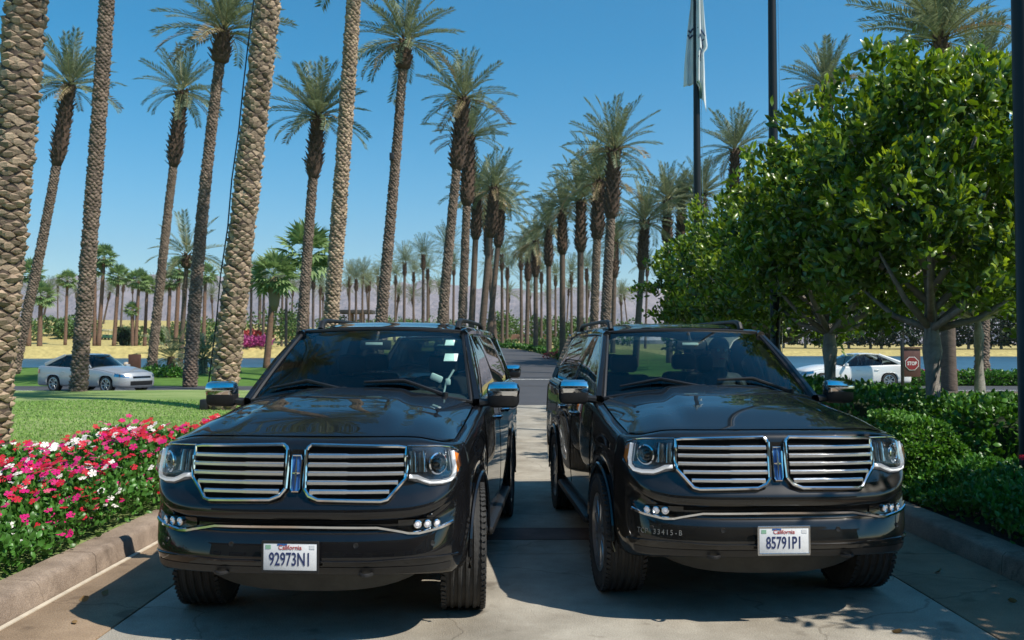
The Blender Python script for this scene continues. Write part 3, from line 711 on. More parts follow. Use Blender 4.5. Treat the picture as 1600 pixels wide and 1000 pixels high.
    # mirrors
    for sd in (-1, 1):
        b = MB(); c = Vector((sd * 1.075, .69, 1.36))
        b.box(c, (.235, .125, .185), bev=.042); hs_ = b.build('mirror', 'trim', root)
        b = MB(); b.box(c + Vector((0, -.008, .036)), (.243, .125, .125), bev=.045); b.build('mirror_cap', 'chrome', hs_)
        b = MB(); b.box(c + Vector((0, .066, 0)), (.19, .006, .145), bev=.002); b.build('mirror_glass', 'mirror', hs_)
        b = MB(); b.tube([(sd * .90, .69, 1.30), (sd * .98, .69, 1.31)], [.05, .04], 8, flat=(1, .7)); b.build('mirror_arm', 'trim', hs_)
    # interior
    b = MB(); b.grid(lambda u, v: Vector(((2 * u - 1) * .80, .62 + .55 * v - .10 * (1 - (2 * u - 1) ** 2) * (1 - v), 1.315 + .04 * math.sin(v * 3.1) + .045 * math.exp(-((2 * u - 1 - .48) / .25) ** 2) * v - .16 * float(ss(.8, 1, v)))), 24, 10)
    b.box((0, 1.12, 1.0), (1.5, .12, .45)); b.build('dashboard', 'dash', root)
    for sx, sy in ((-.42, 1.75), (.42, 1.75), (-.42, 2.75), (.42, 2.75)):
        b = MB(); b.box((sx, sy, .80), (.52, .52, .20), bev=.06); b.box((sx, sy + .25, 1.15), (.50, .15, .62), Matrix.Rotation(R(-10), 3, 'X'), bev=.06); se = b.build('seat', 'interior', root)
        b = MB(); b.box((sx, sy + .33, 1.56), (.27, .10, .17), bev=.045); b.tube([(sx, sy + .31, 1.38), (sx, sy + .33, 1.5)], .012, 6); b.build('headrest', 'interior', se)
    b = MB(); b.tube([Vector((.42 + .19 * math.cos(a), 1.28 + .19 * math.sin(a) * .36, 1.20 + .19 * math.sin(a) * .93)) for a in np.linspace(0, 6.283, 25)], .015, 8, cap=False); b.box((.42, 1.27, 1.20), (.34, .04, .05), bev=.012); b.build('steering_wheel', 'interior', root)
    b = MB(); b.box((0, 1.17, 1.735), (.255, .03, .075), bev=.013); b.tube([(0, 1.18, 1.75), (0, 1.27, 1.84)], .014, 6); rv = b.build('rear_view_mirror', 'interior', root)
    b = MB(); b.box((-.01, 1.155, 1.745), (.14, .006, .022), bev=.002); b.build('mirror_highlight', 'sticker', rv)  # pale strip painted as a highlight on the rear-view mirror
    return root, sh
def plate(root, sh, number, frame_mat, bottom):
    c = sh.P(0, .545, .028); Mr = (R(90), 0, 0)
    b = MB(); b.box(c, (.305, .006, .152), bev=.0025); p = b.build('licence_plate', 'plate', root)
    b = MB(); y = c.y
    for q in ((0, .0815, .325, .016), (0, -.0815, .325, .016), (.158, 0, .012, .165), (-.158, 0, .012, .165)): b.box((c.x + q[0], y + .002, c.z + q[1]), (q[2], .014, q[3]), bev=.003)
    b.build('plate_frame', frame_mat, p, smooth=False)
    text_mesh('plate_number', number, .103, MT['navy'], p, (c.x, y - .0045, c.z - .016), Mr, .62, bold=.0012)
    text_mesh('plate_state', 'California', .036, MT['plate_red'], p, (c.x, y - .0045, c.z + .052), Mr, .95)
    for dx, dz, w_, h_, mm in ((-.045, .068, .055, .010, 'plate_blue'), (-.125, .055, .030, .022, 'plate_green'), (.125, .055, .030, .022, 'plate')):
        b = MB(); b.box((c.x + dx, y - .0040, c.z + dz), (w_, .0012, h_)); b.build('plate_sticker', mm, p, smooth=False)
    if bottom:
        b = MB(); b.box((c.x, y - .0062, c.z - .0815), (.27, .0012, .009)); b.build('frame_band', 'letter_grey', p, smooth=False)
def place(root, x, y, rz, label):
    root.location = (x, y, 0); root.rotation_euler = (0, 0, rz); root['label'] = label; root['category'] = 'suv'; root['group'] = 'black suvs parked on the driveway'
LOCL, YAWL = (-1.18, 5.85), R(-3.6)
LOCR, YAWR = (1.60, 6.26), R(3.0)
suvL, shL = make_suv('paint')
suvM = copy_tree(suvL)
suvR, shR = make_suv('paint_right')
plate(suvL, shL, '92973N1', 'trim', False); plate(suvR, shR, '85791P1', 'satin', True)
place(suvL, *LOCL, YAWL, 'black suv with plate 92973N1 and white windshield stickers, beside the flower bed')
place(suvR, *LOCR, YAWR, 'black suv with plate 85791P1 and grey permit lettering on its bumper')
place(suvM, -1.08, 11.95, R(-1.0), 'black suv without a plate in view, parked right behind the suv 92973N1')
# steer the front wheels a little
for r_, st in ((suvL, R(7.5)), (suvR, R(.5))):
    for c in r_.children:
        if c.name.startswith('wheel') and c.type == 'EMPTY' and abs(c.location.y) < .1: c.rotation_euler.z = st
# stickers and a phone holder on the left car's screen
def on_glass(root, q, v, w_, h_, name, m):
    wbv = Vector((q * .835, .515 + .15 * q * q, 1.385 - .075 * abs(q) ** 2.4)); wtv = Vector((q * .675, 1.36 + .10 * q * q, 1.868 - .022 * q * q))
    p = wbv * (1 - v) + wtv * v + Vector((0, -.035, .035)) * (4 * v * (1 - v)) * (1 - q * q * .6) + Vector((0, .006, -.008))
    b = MB(); b.box(p, (w_, .003, h_), Matrix.Rotation(R(-58), 3, 'X')); return b.build(name, m, root, smooth=False)
on_glass(suvL, .84, .80, .075, .085, 'windshield_sticker', 'sticker'); on_glass(suvL, .845, .56, .105, .11, 'windshield_sticker', 'sticker')
b = MB(); b.box((.52, 1.02, 1.475), (.10, .025, .055), Matrix.Rotation(.4, 3, 'Y'), bev=.012); b.box((.615, 1.0, 1.445), (.04, .02, .05), bev=.008); b.tube([(.58, 1.0, 1.35), (.60, 1.0, 1.44), (.66, 1.02, 1.54)], .008, 6); b.build('phone_holder', 'sticker', suvL)
# permit lettering on the right car's bumper
p0 = shR.P(-.66, .575, .006); p1 = shR.P(-.60, .575, .006); ang = math.atan2(p1.y - p0.y, p1.x - p0.x)
for k, ch in enumerate('TCP 33415-B'):
    if ch == ' ': continue
    q = -.885 + k * .0265; a, c = shR.P(q - .005, .578, .004), shR.P(q + .005, .578, .004)
    text_mesh('bumper_letter', ch, .046, MT['letter_grey'], suvR, shR.P(q, .578, .0045), (R(90), 0, math.atan2(c.y - a.y, c.x - a.x)), .85)

# driver in the right car: one continuous skinned body
def driver(root, label):
    me = bpy.data.meshes.new('person'); 
    J = {'pel': (0, .02, 0), 'bel': (0, .03, .16), 'che': (0, .06, .36), 'nek': (0, .05, .53), 'nk2': (0, .035, .60), 'hd1': (0, .015, .66), 'hd2': (0, .02, .74), 'hd3': (0, .03, .81),
         'shl': (-.19, .06, .47), 'ell': (-.26, -.08, .24), 'wrl': (-.16, -.33, .30), 'hal': (-.14, -.40, .33), 'shr': (.19, .06, .47), 'elr': (.26, -.08, .24), 'wrr': (.16, -.33, .30), 'har': (.14, -.40, .33),
         'hil': (-.10, 0, -.02), 'knl': (-.14, -.46, .05), 'anl': (-.14, -.66, -.34), 'hir': (.10, 0, -.02), 'knr': (.14, -.46, .05), 'anr': (.14, -.66, -.34)}
    rad = {'pel': .15, 'bel': .15, 'che': .165, 'nek': .07, 'nk2': .058, 'hd1': .078, 'hd2': .098, 'hd3': .075, 'sh': .075, 'el': .05, 'wr': .036, 'ha': .045, 'hi': .10, 'kn': .07, 'an': .05}
    K = list(J); E = [('pel', 'bel'), ('bel', 'che'), ('che', 'nek'), ('nek', 'nk2'), ('nk2', 'hd1'), ('hd1', 'hd2'), ('hd2', 'hd3')]
    for s in 'lr': E += [('che', 'sh' + s), ('sh' + s, 'el' + s), ('el' + s, 'wr' + s), ('wr' + s, 'ha' + s), ('pel', 'hi' + s), ('hi' + s, 'kn' + s), ('kn' + s, 'an' + s)]
    me.from_pydata([J[k] for k in K], [(K.index(a), K.index(b)) for a, b in E], []); me.update()
    o = bpy.data.objects.new('person', me); COL.objects.link(o)
    mo = o.modifiers.new('skin', 'SKIN'); me.skin_vertices
    sv = me.skin_vertices[0].data if me.skin_vertices else None
    if sv is None:
        bm = bmesh.new(); bm.from_mesh(me); bm.verts.layers.skin.verify(); bm.to_mesh(me); bm.free(); sv = me.skin_vertices[0].data
    for i, k in enumerate(K):
        r = rad.get(k) or rad[k[:2]]; sv[i].radius = (r, r * (.75 if k in ('pel', 'bel', 'che') else 1)); sv[i].use_root = (k == 'pel')
    o.modifiers.new('sub', 'SUBSURF').render_levels = 2
    # skin where z is above the collar, dark suit below
    m = mat('driver_body', (.03, .031, .036), .7, var=(40, .2)); t = m.node_tree; L = t.links.new; bs = t.nodes['Principled BSDF']
    tc = t.nodes.new('ShaderNodeTexCoord'); sp = t.nodes.new('ShaderNodeSeparateXYZ'); L(tc.outputs['Object'], sp.inputs[0])
    gt = t.nodes.new('ShaderNodeMath'); gt.operation = 'GREATER_THAN'; gt.inputs[1].default_value = .575; L(sp.outputs[2], gt.inputs[0])
    mx = t.nodes.new('ShaderNodeMix'); mx.data_type = 'RGBA'; old = bs.inputs['Base Color'].links[0].from_socket
    L(gt.outputs[0], mx.inputs[0]); L(old, mx.inputs[6]); mx.inputs[7].default_value = (.42, .25, .18, 1); L(mx.outputs[2], bs.inputs['Base Color'])
    me.materials.append(m)
    def bit(name, fn, m2):
        b = MB(); fn(b); b.build(name, m2, o)
    bit('hair', lambda b: b.grid(lambda u, v: Vector((.104 * math.sin(v * 1.75) * math.cos(u * 6.283), .035 + .112 * math.sin(v * 1.75) * math.sin(u * 6.283) + .01, .745 + .125 * math.cos(v * 1.75) - (.0 if math.sin(u * 6.283) > -.3 else -.03 * v))), 20, 8), 'hair')
    bit('nose', lambda b: b.tube([(0, -.088, .735), (0, -.108, .705), (0, -.085, .695)], [.008, .015, .01], 6), 'skin')
    for sx in (-1, 1):
        bit('ear', lambda b: b.tube([(sx * .095, .03, .70), (sx * .106, .035, .73), (sx * .095, .03, .755)], [.012, .02, .012], 6), 'skin')
        bit('eye', lambda b: b.lathe([(.001, -.012), (.012, -.006), (.014, .004)], 10, 'y', (sx * .036, -.072, .742)), 'sticker')
    bit('mouth', lambda b: b.tube([(-.025, -.076, .662), (0, -.084, .660), (.025, -.076, .662)], .006, 6), 'plate_red')
    tag(o, label, 'person'); return o
dr = driver(suvR, 'person in dark clothes sitting at the wheel of the suv with plate 85791P1')
Mw = Matrix.Translation((*LOCR, 0)) @ Matrix.Rotation(YAWR, 4, 'Z')
dr.matrix_world = Mw @ Matrix.Translation((.42, 1.74, .985)) @ Matrix.Scale(.95, 4); bpy.context.view_layer.update()

# ---- sedans on the cross road
def make_sedan(paint, label, x, y, rz):
    root = thing('sedan', label, 'car', (x, y, -.01), rz, None); PM = MT[paint]
    front = [(0, -.93), (.25, -.92), (.48, -.875), (.66, -.79), (.79, -.66), (.855, -.52), (.885, -.40)]
    rear = [(.885, 3.25), (.875, 3.50), (.82, 3.70), (.66, 3.83), (.35, 3.88), (0, 3.89)]
    lev = [(.20, .10, .24, .08), (.27, .03, .28, .02), (.40, .0, .42, .0), (.52, .0, .56, .0), (.60, .015, .66, .004), (.68, .05, .74, .008), (.75, .09, .82, .018), (.785, .14, .885, .035), (.80, .20, .905, .07)]
    def ztop(yy): return float(np.interp(yy, [-.95, -.4, .3, .9, 1.8, 2.9, 3.5, 3.9], [.72, .75, .86, .92, .945, .985, 1.0, .985]))
    WB = 2.78; sh = Shell(front, rear, lev, ztop, .905, [(0, .365, .33), (WB, .365, .33)], .66)
    sh.wall('body', PM, root)
    s_c, s_w = sh.s_at_y(-.40), sh.s_at_y(.85); zc = sh.T(s_w)
    Fr = lambda u: sh.T((2 * u - 1) * s_c); Sd = lambda v, sd: sh.T(sd * (s_c + (s_w - s_c) * v))
    Re = lambda u: Vector(((2 * u - 1) * zc.x, .56 + .29 * (2 * u - 1) ** 2, 1.01 - (1.01 - zc.z) * abs(2 * u - 1) ** 2.5))
    g = coons(Fr, Sd, Re, 20, 16, lambda u, v: .05 * (1 - abs(2 * u - 1) ** 3) * math.sin(math.pi * v) ** .8, lift=.003)
    b = MB(); b.grid(lambda u, v: g(.006 + .988 * u, .005 + .99 * v), 24, 18); b.build('hood', PM, root, sharp=None)
    # boot lid
    s_b, s_e = sh.s_at_y(3.30), sh.s[-1]; s_k = sh.s_at_y(3.50); tb = sh.T(s_b)
    Fr2 = lambda u: Vector(((2 * u - 1) * tb.x, 3.24 + .06 * (2 * u - 1) ** 2, 1.085 - (1.085 - tb.z) * abs(2 * u - 1) ** 2.5))
    Sd2 = lambda v, sd: sh.T(sd * (s_b + (s_k - s_b) * v))
    def Re2(u):
        q = 2 * u - 1; sg = 1 if q >= 0 else -1; return sh.T((sg if sg else 1) * (s_e - (s_e - s_k) * abs(q)))
    g2 = coons(Fr2, Sd2, Re2, 12, 8, lambda u, v: .025 * math.sin(math.pi * v) * (1 - abs(2 * u - 1) ** 3), lift=.003)
    b = MB(); b.grid(g2, 16, 10); b.build('boot_lid', PM, root, sharp=None)
    wb = lambda q: Vector((q * .75, .58 + .29 * q * q, 1.0 - .05 * q * q)); wt = lambda q: Vector((q * .57, 1.42 + .07 * q * q, 1.44 - .02 * q * q))
    b = MB(); b.grid(lambda u, v: wb(2 * u - 1) * (1 - v) + wt(2 * u - 1) * v + Vector((0, -.02, .035)) * 4 * v * (1 - v), 14, 8); b.build('windshield', 'windshield', root, sharp=None)
    rb = lambda q: Vector((q * .72, 3.33, 1.085 - .03 * q * q)); rt = lambda q: Vector((q * .56, 2.50, 1.43 - .02 * q * q))
    b = MB(); b.grid(lambda u, v: rt(2 * u - 1) * (1 - v) + rb(2 * u - 1) * v + Vector((0, .02, .04)) * 4 * v * (1 - v), 12, 8); b.build('rear_window', 'privacy', root, sharp=None)
    b = MB(); b.grid(lambda u, v: Vector(((2 * u - 1) * .575, 1.40 + .07 * (2 * u - 1) ** 2 * (1 - v) + 1.12 * v, 1.432 + .05 * math.sin(math.pi * min(1, v * .95 + .03)) - .035 * abs(2 * u - 1) ** 4)), 16, 14); b.build('roof', PM, root, sharp=None)
    div = [(.86, 1.46), (1.62, 1.64), (2.52, 2.38), (3.2, 2.50)]
    bl = lambda yy, sd: sh.T(sd * sh.s_at_y(yy)) - Vector((0, 0, .003))
    tp = lambda yy, sd: Vector((sd * .575, yy, float(np.interp(yy, [1.46, 1.9, 2.5], [1.41, 1.443, 1.405]))))
    for sd in (-1, 1):
        b = MB(); b.tube([wb(sd) + Vector((sd * .02, 0, -.02)), wt(sd) + Vector((sd * .01, .02, -.01))], .035, 6); b.build('pillar', PM, root)
        b = MB(); b.tube([rb(sd) + Vector((sd * .06, -.02, -.02)), rt(sd) + Vector((sd * .02, -.02, -.01))], [.10, .06], 6, flat=(.6, 1)); b.build('pillar', PM, root)
        b = MB(); b.tube([tp(yy, sd) for yy in np.linspace(1.44, 2.52, 8)], .026, 6); b.build('roof_side_rail', PM, root)
        for k in range(3):
            (y0, t0), (y1, t1) = div[k], div[k + 1]; b = MB()
            b.grid(lambda u, v: bl(y0 + (y1 - y0) * u, sd) * (1 - v) + tp(t0 + (t1 - t0) * u, sd) * v + Vector((sd * .03, 0, 0)) * 4 * v * (1 - v) * .6, 8, 5); b.build('side_window', 'privacy', root, sharp=None)
            if k: b = MB(); b.tube([bl(y0, sd) + Vector((sd * .012, 0, 0)), (bl(y0, sd) + tp(t0, sd)) / 2 + Vector((sd * .03, 0, 0)), tp(t0, sd) + Vector((sd * .008, 0, 0))], .024, 4, flat=(1, .4), up=(1, 0, 0)); b.build('pillar', 'gloss_black', root)
        for y0, y1 in ((.72, 1.60), (1.64, 2.38)):
            b = MB(); sh.patch(b, sd * sh.s_at_y(y0), sd * sh.s_at_y(y1), .33, lambda q: ztop(np.interp(q, sh.s, sh.p[:, 1])) - .05, .004, 6, 6); d = b.build('door', PM, root, sharp=None)
            b = MB(); q = sh.s_at_y(y1 - .14); b.tube([sh.P(sd * (q + a), .78, o) for a, o in ((-.09, 0), (-.07, .03), (.07, .03), (.09, 0))], .012, 6); b.build('handle', PM, d)
        b = MB(); b.box((sd * .96, .92, .99), (.20, .10, .12), bev=.03); b.tube([(sd * .83, .92, .94), (sd * .92, .92, .97)], .022, 6); b.build('mirror', PM, root)
        b = MB(); sh.patch(b, sd * .56, sd * 1.12, lambda q: np.interp(q, [.56, 1.12], [.58, .64]), lambda q: np.interp(q, [.56, 1.12], [.68, .75]), .006, 10, 4); b.build('headlight', 'reflector', root, sharp=None)
        q = sh.s_at_y(3.52); b = MB(); sh.patch(b, sd * q, sd * (q + .40), .72, .87, .008, 8, 4); b.build('taillight', 'redlens', root, sharp=None)
        for yy in (0, WB): b = MB(); b.grid(lambda u, v: (sd * (.45 + .41 * u), yy + .365 * math.cos(math.pi * v), .33 + .365 * math.sin(math.pi * v)), 2, 18); b.build('wheel_liner', 'trim', root)
        for yy in (0, WB): make_wheel(root, (sd * .775, yy, .325), .325, .215, .225, 0, sd, 7, False)
    b = MB(); sh.patch(b, -.52, .52, .30, .46, .006, 16, 4); b.build('lower_grille', 'trim', root)
    b = MB(); sh.patch(b, -.42, .42, .56, .64, .006, 14, 3); b.build('grille', 'gloss_black', root)
    b = MB(); b.box((0, 1.45, .30), (1.5, 4.2, .14), bev=.02); b.box((0, 1.7, .62), (1.52, 2.4, .42)); b.build('underbody', 'trim', root, smooth=False)
    for sx, sy in ((-.36, 1.75), (.36, 1.75), (-.36, 2.45), (.36, 2.45)):
        b = MB(); b.box((sx, sy + .1, .98), (.44, .14, .42), Matrix.Rotation(R(-14), 3, 'X'), bev=.04); b.box((sx, sy + .17, 1.22), (.24, .09, .13), bev=.03); b.build('seat', 'interior', root)
    b = MB(); b.box((0, .98, .92), (1.4, .4, .12), bev=.04); b.build('dashboard', 'interior', root)
    return root
# local front is -y; rz turns it
make_sedan('silver', 'silver sedan driving on the cross road behind the palm trunks', PX(205, 33.3), 32.8, R(66))
make_sedan('white_paint', 'white sedan on the cross road beside the stop sign', 12.75, 36.4, R(-86))

# ------------------------------------------------------------------ palms
MT['frond'] = mat('date_frond', (.17, .20, .115), .55, spec=.35, island=.38, trans=.25)
MT['frond_dry'] = mat('dry_frond', (.28, .21, .115), .7, island=.3, trans=.2)
MT['rachis'] = mat('frond_rib', (.26, .24, .10), .6, var=(6, .2))
MT['trunk'] = mat('palm_trunk', (.085, .06, .046), .9, var=(4, .35), bump=(18, .6))
MT['boss'] = mat('leaf_base', (.30, .22, .15), .9, var=(2.6, .42), island=.38, bump=(38, .6), coords='World')
MT['boss_b'] = mat('leaf_base_grey', (.165, .120, .090), .9, var=(1.6, .4), island=.35, bump=(30, .5), coords='World')
MT['boots'] = mat('boot_fibre', (.085, .052, .035), .9, var=(9, .4), island=.4, bump=(30, .8))
MT['far_trunk'] = mat('far_palm_trunk', (.115, .08, .06), .9, var=(3, .3), bump=(9, 1.), stretch=(1, 1, 2.5))
MT['fan_trunk'] = mat('fan_palm_trunk', (.17, .098, .064), .9, var=(3, .35), bump=(9, 1.), stretch=(1, 1, 3))
MT['fan_leaf'] = mat('fan_leaf', (.19, .28, .11), .5, island=.35, trans=.25)
def frond_geo(L, droop, npair, wl, seed, arch=0.0):
    """pinnate leaf along +x, up +z"""
    r = np.random.RandomState(seed); V = []; F = []
    N = 12; pts = []; p = np.array([0., 0., 0.]); ang = 0.0
    for i in range(N + 1):
        pts.append(p.copy()); t = i / N; a = -droop * t ** 1.6 + arch * (1 - t) * 0
        p = p + np.array([math.cos(a), r.uniform(-.02, .02), math.sin(a)]) * L / N
    pts = np.array(pts); ts = np.linspace(0, 1, N + 1)
    def at(t): return np.array([np.interp(t, ts, pts[:, k]) for k in range(3)])
    def tan(t): d = at(min(1, t + .04)) - at(max(0, t - .04)); return d / np.linalg.norm(d)
    for i in range(N + 1):     # rachis, triangular
        w = .028 * (1 - ts[i]) + .006
        for q in ((0, w, .3 * w), (0, -w, .3 * w), (0, 0, -w)): V.append(pts[i] + np.array(q))
    for i in range(N):
        for k in range(3): F.append((i * 3 + k, i * 3 + (k + 1) % 3, i * 3 + 3 + (k + 1) % 3, i * 3 + 3 + k))
    nr = len(F)
    for i in range(npair):
        t = .13 + .86 * (i + .5) / npair; c = at(t); tg = tan(t); up = np.array([-tg[2], 0, tg[0]])
        ln = wl * L * (.35 + .65 * math.sin(math.pi * min(1, .12 + t * .80)) ** .8) * r.uniform(.85, 1.12)
        for sd in (-1, 1):
            sw = r.uniform(.50, .80); v = r.uniform(.25, .55)
            d = tg * math.sin(sw) + np.array([0, sd, 0]) * math.cos(sw) * math.cos(v) + up * math.cos(sw) * math.sin(v); d /= np.linalg.norm(d)
            dr = np.array([0, 0, -.16 * ln]); wd = np.cross(d, up); wd = wd / np.linalg.norm(wd) * .028 * L / 3
            n0 = len(V); V += [c, c + d * ln * .45 + wd, c + d * ln + dr, c + d * ln * .45 - wd]; F.append((n0, n0 + 1, n0 + 2, n0 + 3))
    return np.array(V), F, nr
FR = []
for k, (dr_, sd) in enumerate(((.30, 1), (.65, 2), (1.05, 3), (.45, 4))):
    V, F, nr = frond_geo(3.0, dr_, 40, .165, sd)
    me = bpy.data.meshes.new('frond'); me.from_pydata([tuple(map(float, v)) for v in V], [], F); me.update()
    me.materials.append(MT['frond']); me.materials.append(MT['rachis'])
    me.polygons.foreach_set('material_index', np.array([1] * nr + [0] * (len(F) - nr), dtype=np.int32)); FR.append((me, V, F, nr))
FRdry = FR[2][0].copy(); FRdry.materials[0] = MT['frond_dry']
def crown_dirs(n, seed, lo=-12, hi=84, pw=.85):
    r = random.Random(seed); out = []
    for i in range(n):
        t = (i + .5) / n; el = hi + (lo - hi) * t ** pw + r.uniform(-6, 6); az = i * 2.39996 + r.uniform(-.25, .25)
        out.append((az, el, r.uniform(.82, 1.1), r.uniform(-.5, .5), 0 if el > 55 else (3 if el > 30 else (1 if el > 8 else 2))))
    return out
def crown_mesh(n, seed, size, lo=-12):
    """whole crown in one mesh (far palms)"""
    VV = []; FF = []; n0 = 0
    for az, el, sc, tw, k in crown_dirs(n, seed, lo):
        _, V, F, nr = FR[k]; M = np.array(Matrix.Rotation(az, 3, 'Z') @ Matrix.Rotation(R(-el), 3, 'Y') @ Matrix.Rotation(tw, 3, 'X')) * sc * size
        # keep every second leaflet to stay light
        W = V @ M.T; lf = np.array(F[nr:]) ; lf = lf[(np.arange(len(lf)) // 2) % 2 == 0]
        VV.append(W); FF.append(lf + n0); n0 += len(W)
    return np.concatenate(VV), np.concatenate(FF)
def palm_path(bx, by, tx, ty, h, bend, n=14, z0=None):
    z0 = float(gz(bx, by)) if z0 is None else z0; P = []
    for i in range(n + 1):
        t = i / n; q = t + bend * math.sin(math.pi * t) * .5
        P.append(Vector((bx + (tx - bx) * q, by + (ty - by) * q, z0 - .25 * (i == 0) + (h - z0) * t)))
    return P
def path_at(P, t):
    f = t * (len(P) - 1); i = min(int(f), len(P) - 2); return P[i].lerp(P[i + 1], f - i)
BOSS_V = np.array([(-1, 0, 0), (1, 0, 0), (0, 0, 1.15), (0, 0, -1.15), (-.52, 1, .42), (.52, 1, .42), (-.48, .62, -.50), (.48, .62, -.50)])
BOSS_F = [(0, 4, 2), (4, 5, 2), (5, 1, 2), (0, 6, 4), (6, 7, 5, 4), (7, 1, 5), (0, 3, 6), (6, 3, 7), (7, 3, 1)]
def boss_places(P, rad, per, dz, z0, z1):
    out = []; H = P[-1].z - P[1].z; k = 0; z = z0
    while z < z1:
        t = (z - P[0].z) / (P[-1].z - P[0].z); c = path_at(P, max(0, min(1, t))); r_ = rad(t)
        for j in range(per):
            a = 2 * math.pi * (j + .5 * (k % 2)) / per + .09 * math.sin(k * 1.7 + j * 2.3)
            out.append((c, a, r_))
        z += dz; k += 1
    return out
def boss_matrix(c, a, r_, per, dz, jit):
    w_ = math.pi * r_ / per * .98; M = Matrix.Translation(c + Vector((math.cos(a) * (r_ - .012), math.sin(a) * (r_ - .012), jit.uniform(-.28, .28) * dz))) @ Matrix.Rotation(a - math.pi / 2, 4, 'Z')
    M = M @ Matrix.Rotation(jit.uniform(-.14, .14), 4, 'Y') @ Matrix.Rotation(jit.uniform(-.2, .2), 4, 'X'); k = jit.random(); S = Matrix.Diagonal((w_ * jit.uniform(.86, 1.08), .062 * (r_ / .30) * (jit.uniform(.5, 1.6) if k > .12 else .22), dz * .86 * jit.uniform(.7, 1.15), 1)); return M @ S
boss_me = None
def palm(label, bpx, d, tpx, tpy, bend=0., r0=.32, r1=.22, boots=0., crown=True, bosses='joined', per=9, dz=.085, size=.90, nfr=56, dtop=0., seed=1, group=None, z0=None, lo=-12, bmat='boss', bzmax=None, bw=1.35):
    global boss_me
    q_ = random.Random(seed * 7 + 1)
    if crown == 'parts' and lo == -12: lo = q_.uniform(-30, 2); nfr = q_.randint(38, 54); size *= q_.uniform(.90, 1.12)
    bx, by = PX(bpx, d), d; tx, ty = PX(tpx, d + dtop), d + dtop; h = PZ(tpy, d + dtop)
    P = palm_path(bx, by, tx, ty, h, bend, z0=z0); rr = random.Random(seed * 13 + 5)
    root = thing('palm_tree', label, 'palm tree', (bx, by, max(P[0].z, 0)), 0, group); off = Vector(root.location)
    P = [p - off for p in P]; Ht = P[-1].z - P[0].z
    rad = lambda t: (r0 + (r1 - r0) * min(1, max(0, t)) ** .8) * (1 + .10 * max(0, 1 - t * 14))
    b = MB(); n = len(P); PP = [path_at(P, i / 40) for i in range(41)]
    b.tube(PP, [rad(i / 40) for i in range(41)], 16); tr = b.build('trunk', 'trunk' if bosses else 'far_trunk', root, sharp=None)
    zb = P[-1].z - boots
    if bosses:
        pl = boss_places(P, rad, per, dz, P[0].z + .32, zb if bzmax is None else min(zb, bzmax))
        if bosses == 'pieces':
            if boss_me is None:
                boss_me = bpy.data.meshes.new('leaf_base'); boss_me.from_pydata([tuple(map(float, v)) for v in BOSS_V], [], BOSS_F); boss_me.materials.append(MT['boss'])
            cv = Vector((0, 0, CAM_H)) - off
            vis = []; rest = []
            for c, a, r_ in pl:
                p = c + Vector((math.cos(a), math.sin(a), 0)) * r_; f = Vector((math.cos(a), math.sin(a), 0)).dot((cv - p).normalized())
                w_ = p + off; py = HOR - (w_.z - CAM_H) / w_.y * FPX; px = 800 + w_.x / w_.y * FPX
                (vis if f > .12 and py > -20 and px > -25 else rest).append((f, c, a, r_))
            vis.sort(key=lambda q: -q[0]); rest += vis[300:]; vis = vis[:300]
            for f, c, a, r_ in vis:
                o = bpy.data.objects.new('leaf_base', boss_me); link(o, tr); o.matrix_local = boss_matrix(c, a, r_, per, dz, rr)
            pl = [(c, a, r_) for f, c, a, r_ in rest]
        if pl:
            Ms = np.array([np.array(boss_matrix(c, a, r_, per, dz, rr)) for c, a, r_ in pl])
            VV = np.einsum('nij,kj->nki', Ms[:, :3, :3], BOSS_V) + Ms[:, None, :3, 3]
            n0 = (np.arange(len(pl)) * 8)[:, None, None]
            tri = np.array([f for f in BOSS_F if len(f) == 3] + [(6, 7, 5), (6, 5, 4)])
            o = mesh_np('leaf_base_cover', VV.reshape(-1, 3), (tri[None] + n0).reshape(-1, 3), MT[bmat], tr, smooth=False); o['kind'] = 'stuff'
    if boots > 0:    # thick collar of old leaf boots under the crown
        b = MB(); t0 = 1 - boots / Ht; q = [path_at(P, t0 + (1 - t0) * i / 10) for i in range(11)]
        rs = [rad(t0) * 1.05] + [r1 * bw * (1.22 - .40 * (i / 10) + .07 * math.sin(i * 2.1 + seed)) * (.82 if i == 1 else 1) for i in range(1, 11)]
        if boots < 1.6: rs = [rad(t0)] + [r1 * bw * (1.0 + .5 * math.sin(math.pi * min(1, .25 + i / 12))) for i in range(1, 11)]
        b.tube(q, rs, 14); bo = b.build('boot_collar', 'boots', root, sharp=None)
        b = MB(); k = int(boots * 34)
        for i in range(k):
            t = t0 + (1 - t0) * (i + .5) / k; c = path_at(P, t); a = i * 2.39996; r_ = np.interp(t, np.linspace(t0, 1, 11), rs)
            dv = Vector((math.cos(a), math.sin(a), rr.uniform(.9, 1.9))).normalized(); s0 = c + Vector((math.cos(a), math.sin(a), 0)) * (r_ - .06)
            b.tube([s0, s0 + dv * rr.uniform(.22, .42)], [.10, .04], 4, flat=(1, .5))
        o = b.build('boot_stub', 'boots', bo, smooth=False); o['kind'] = 'stuff'
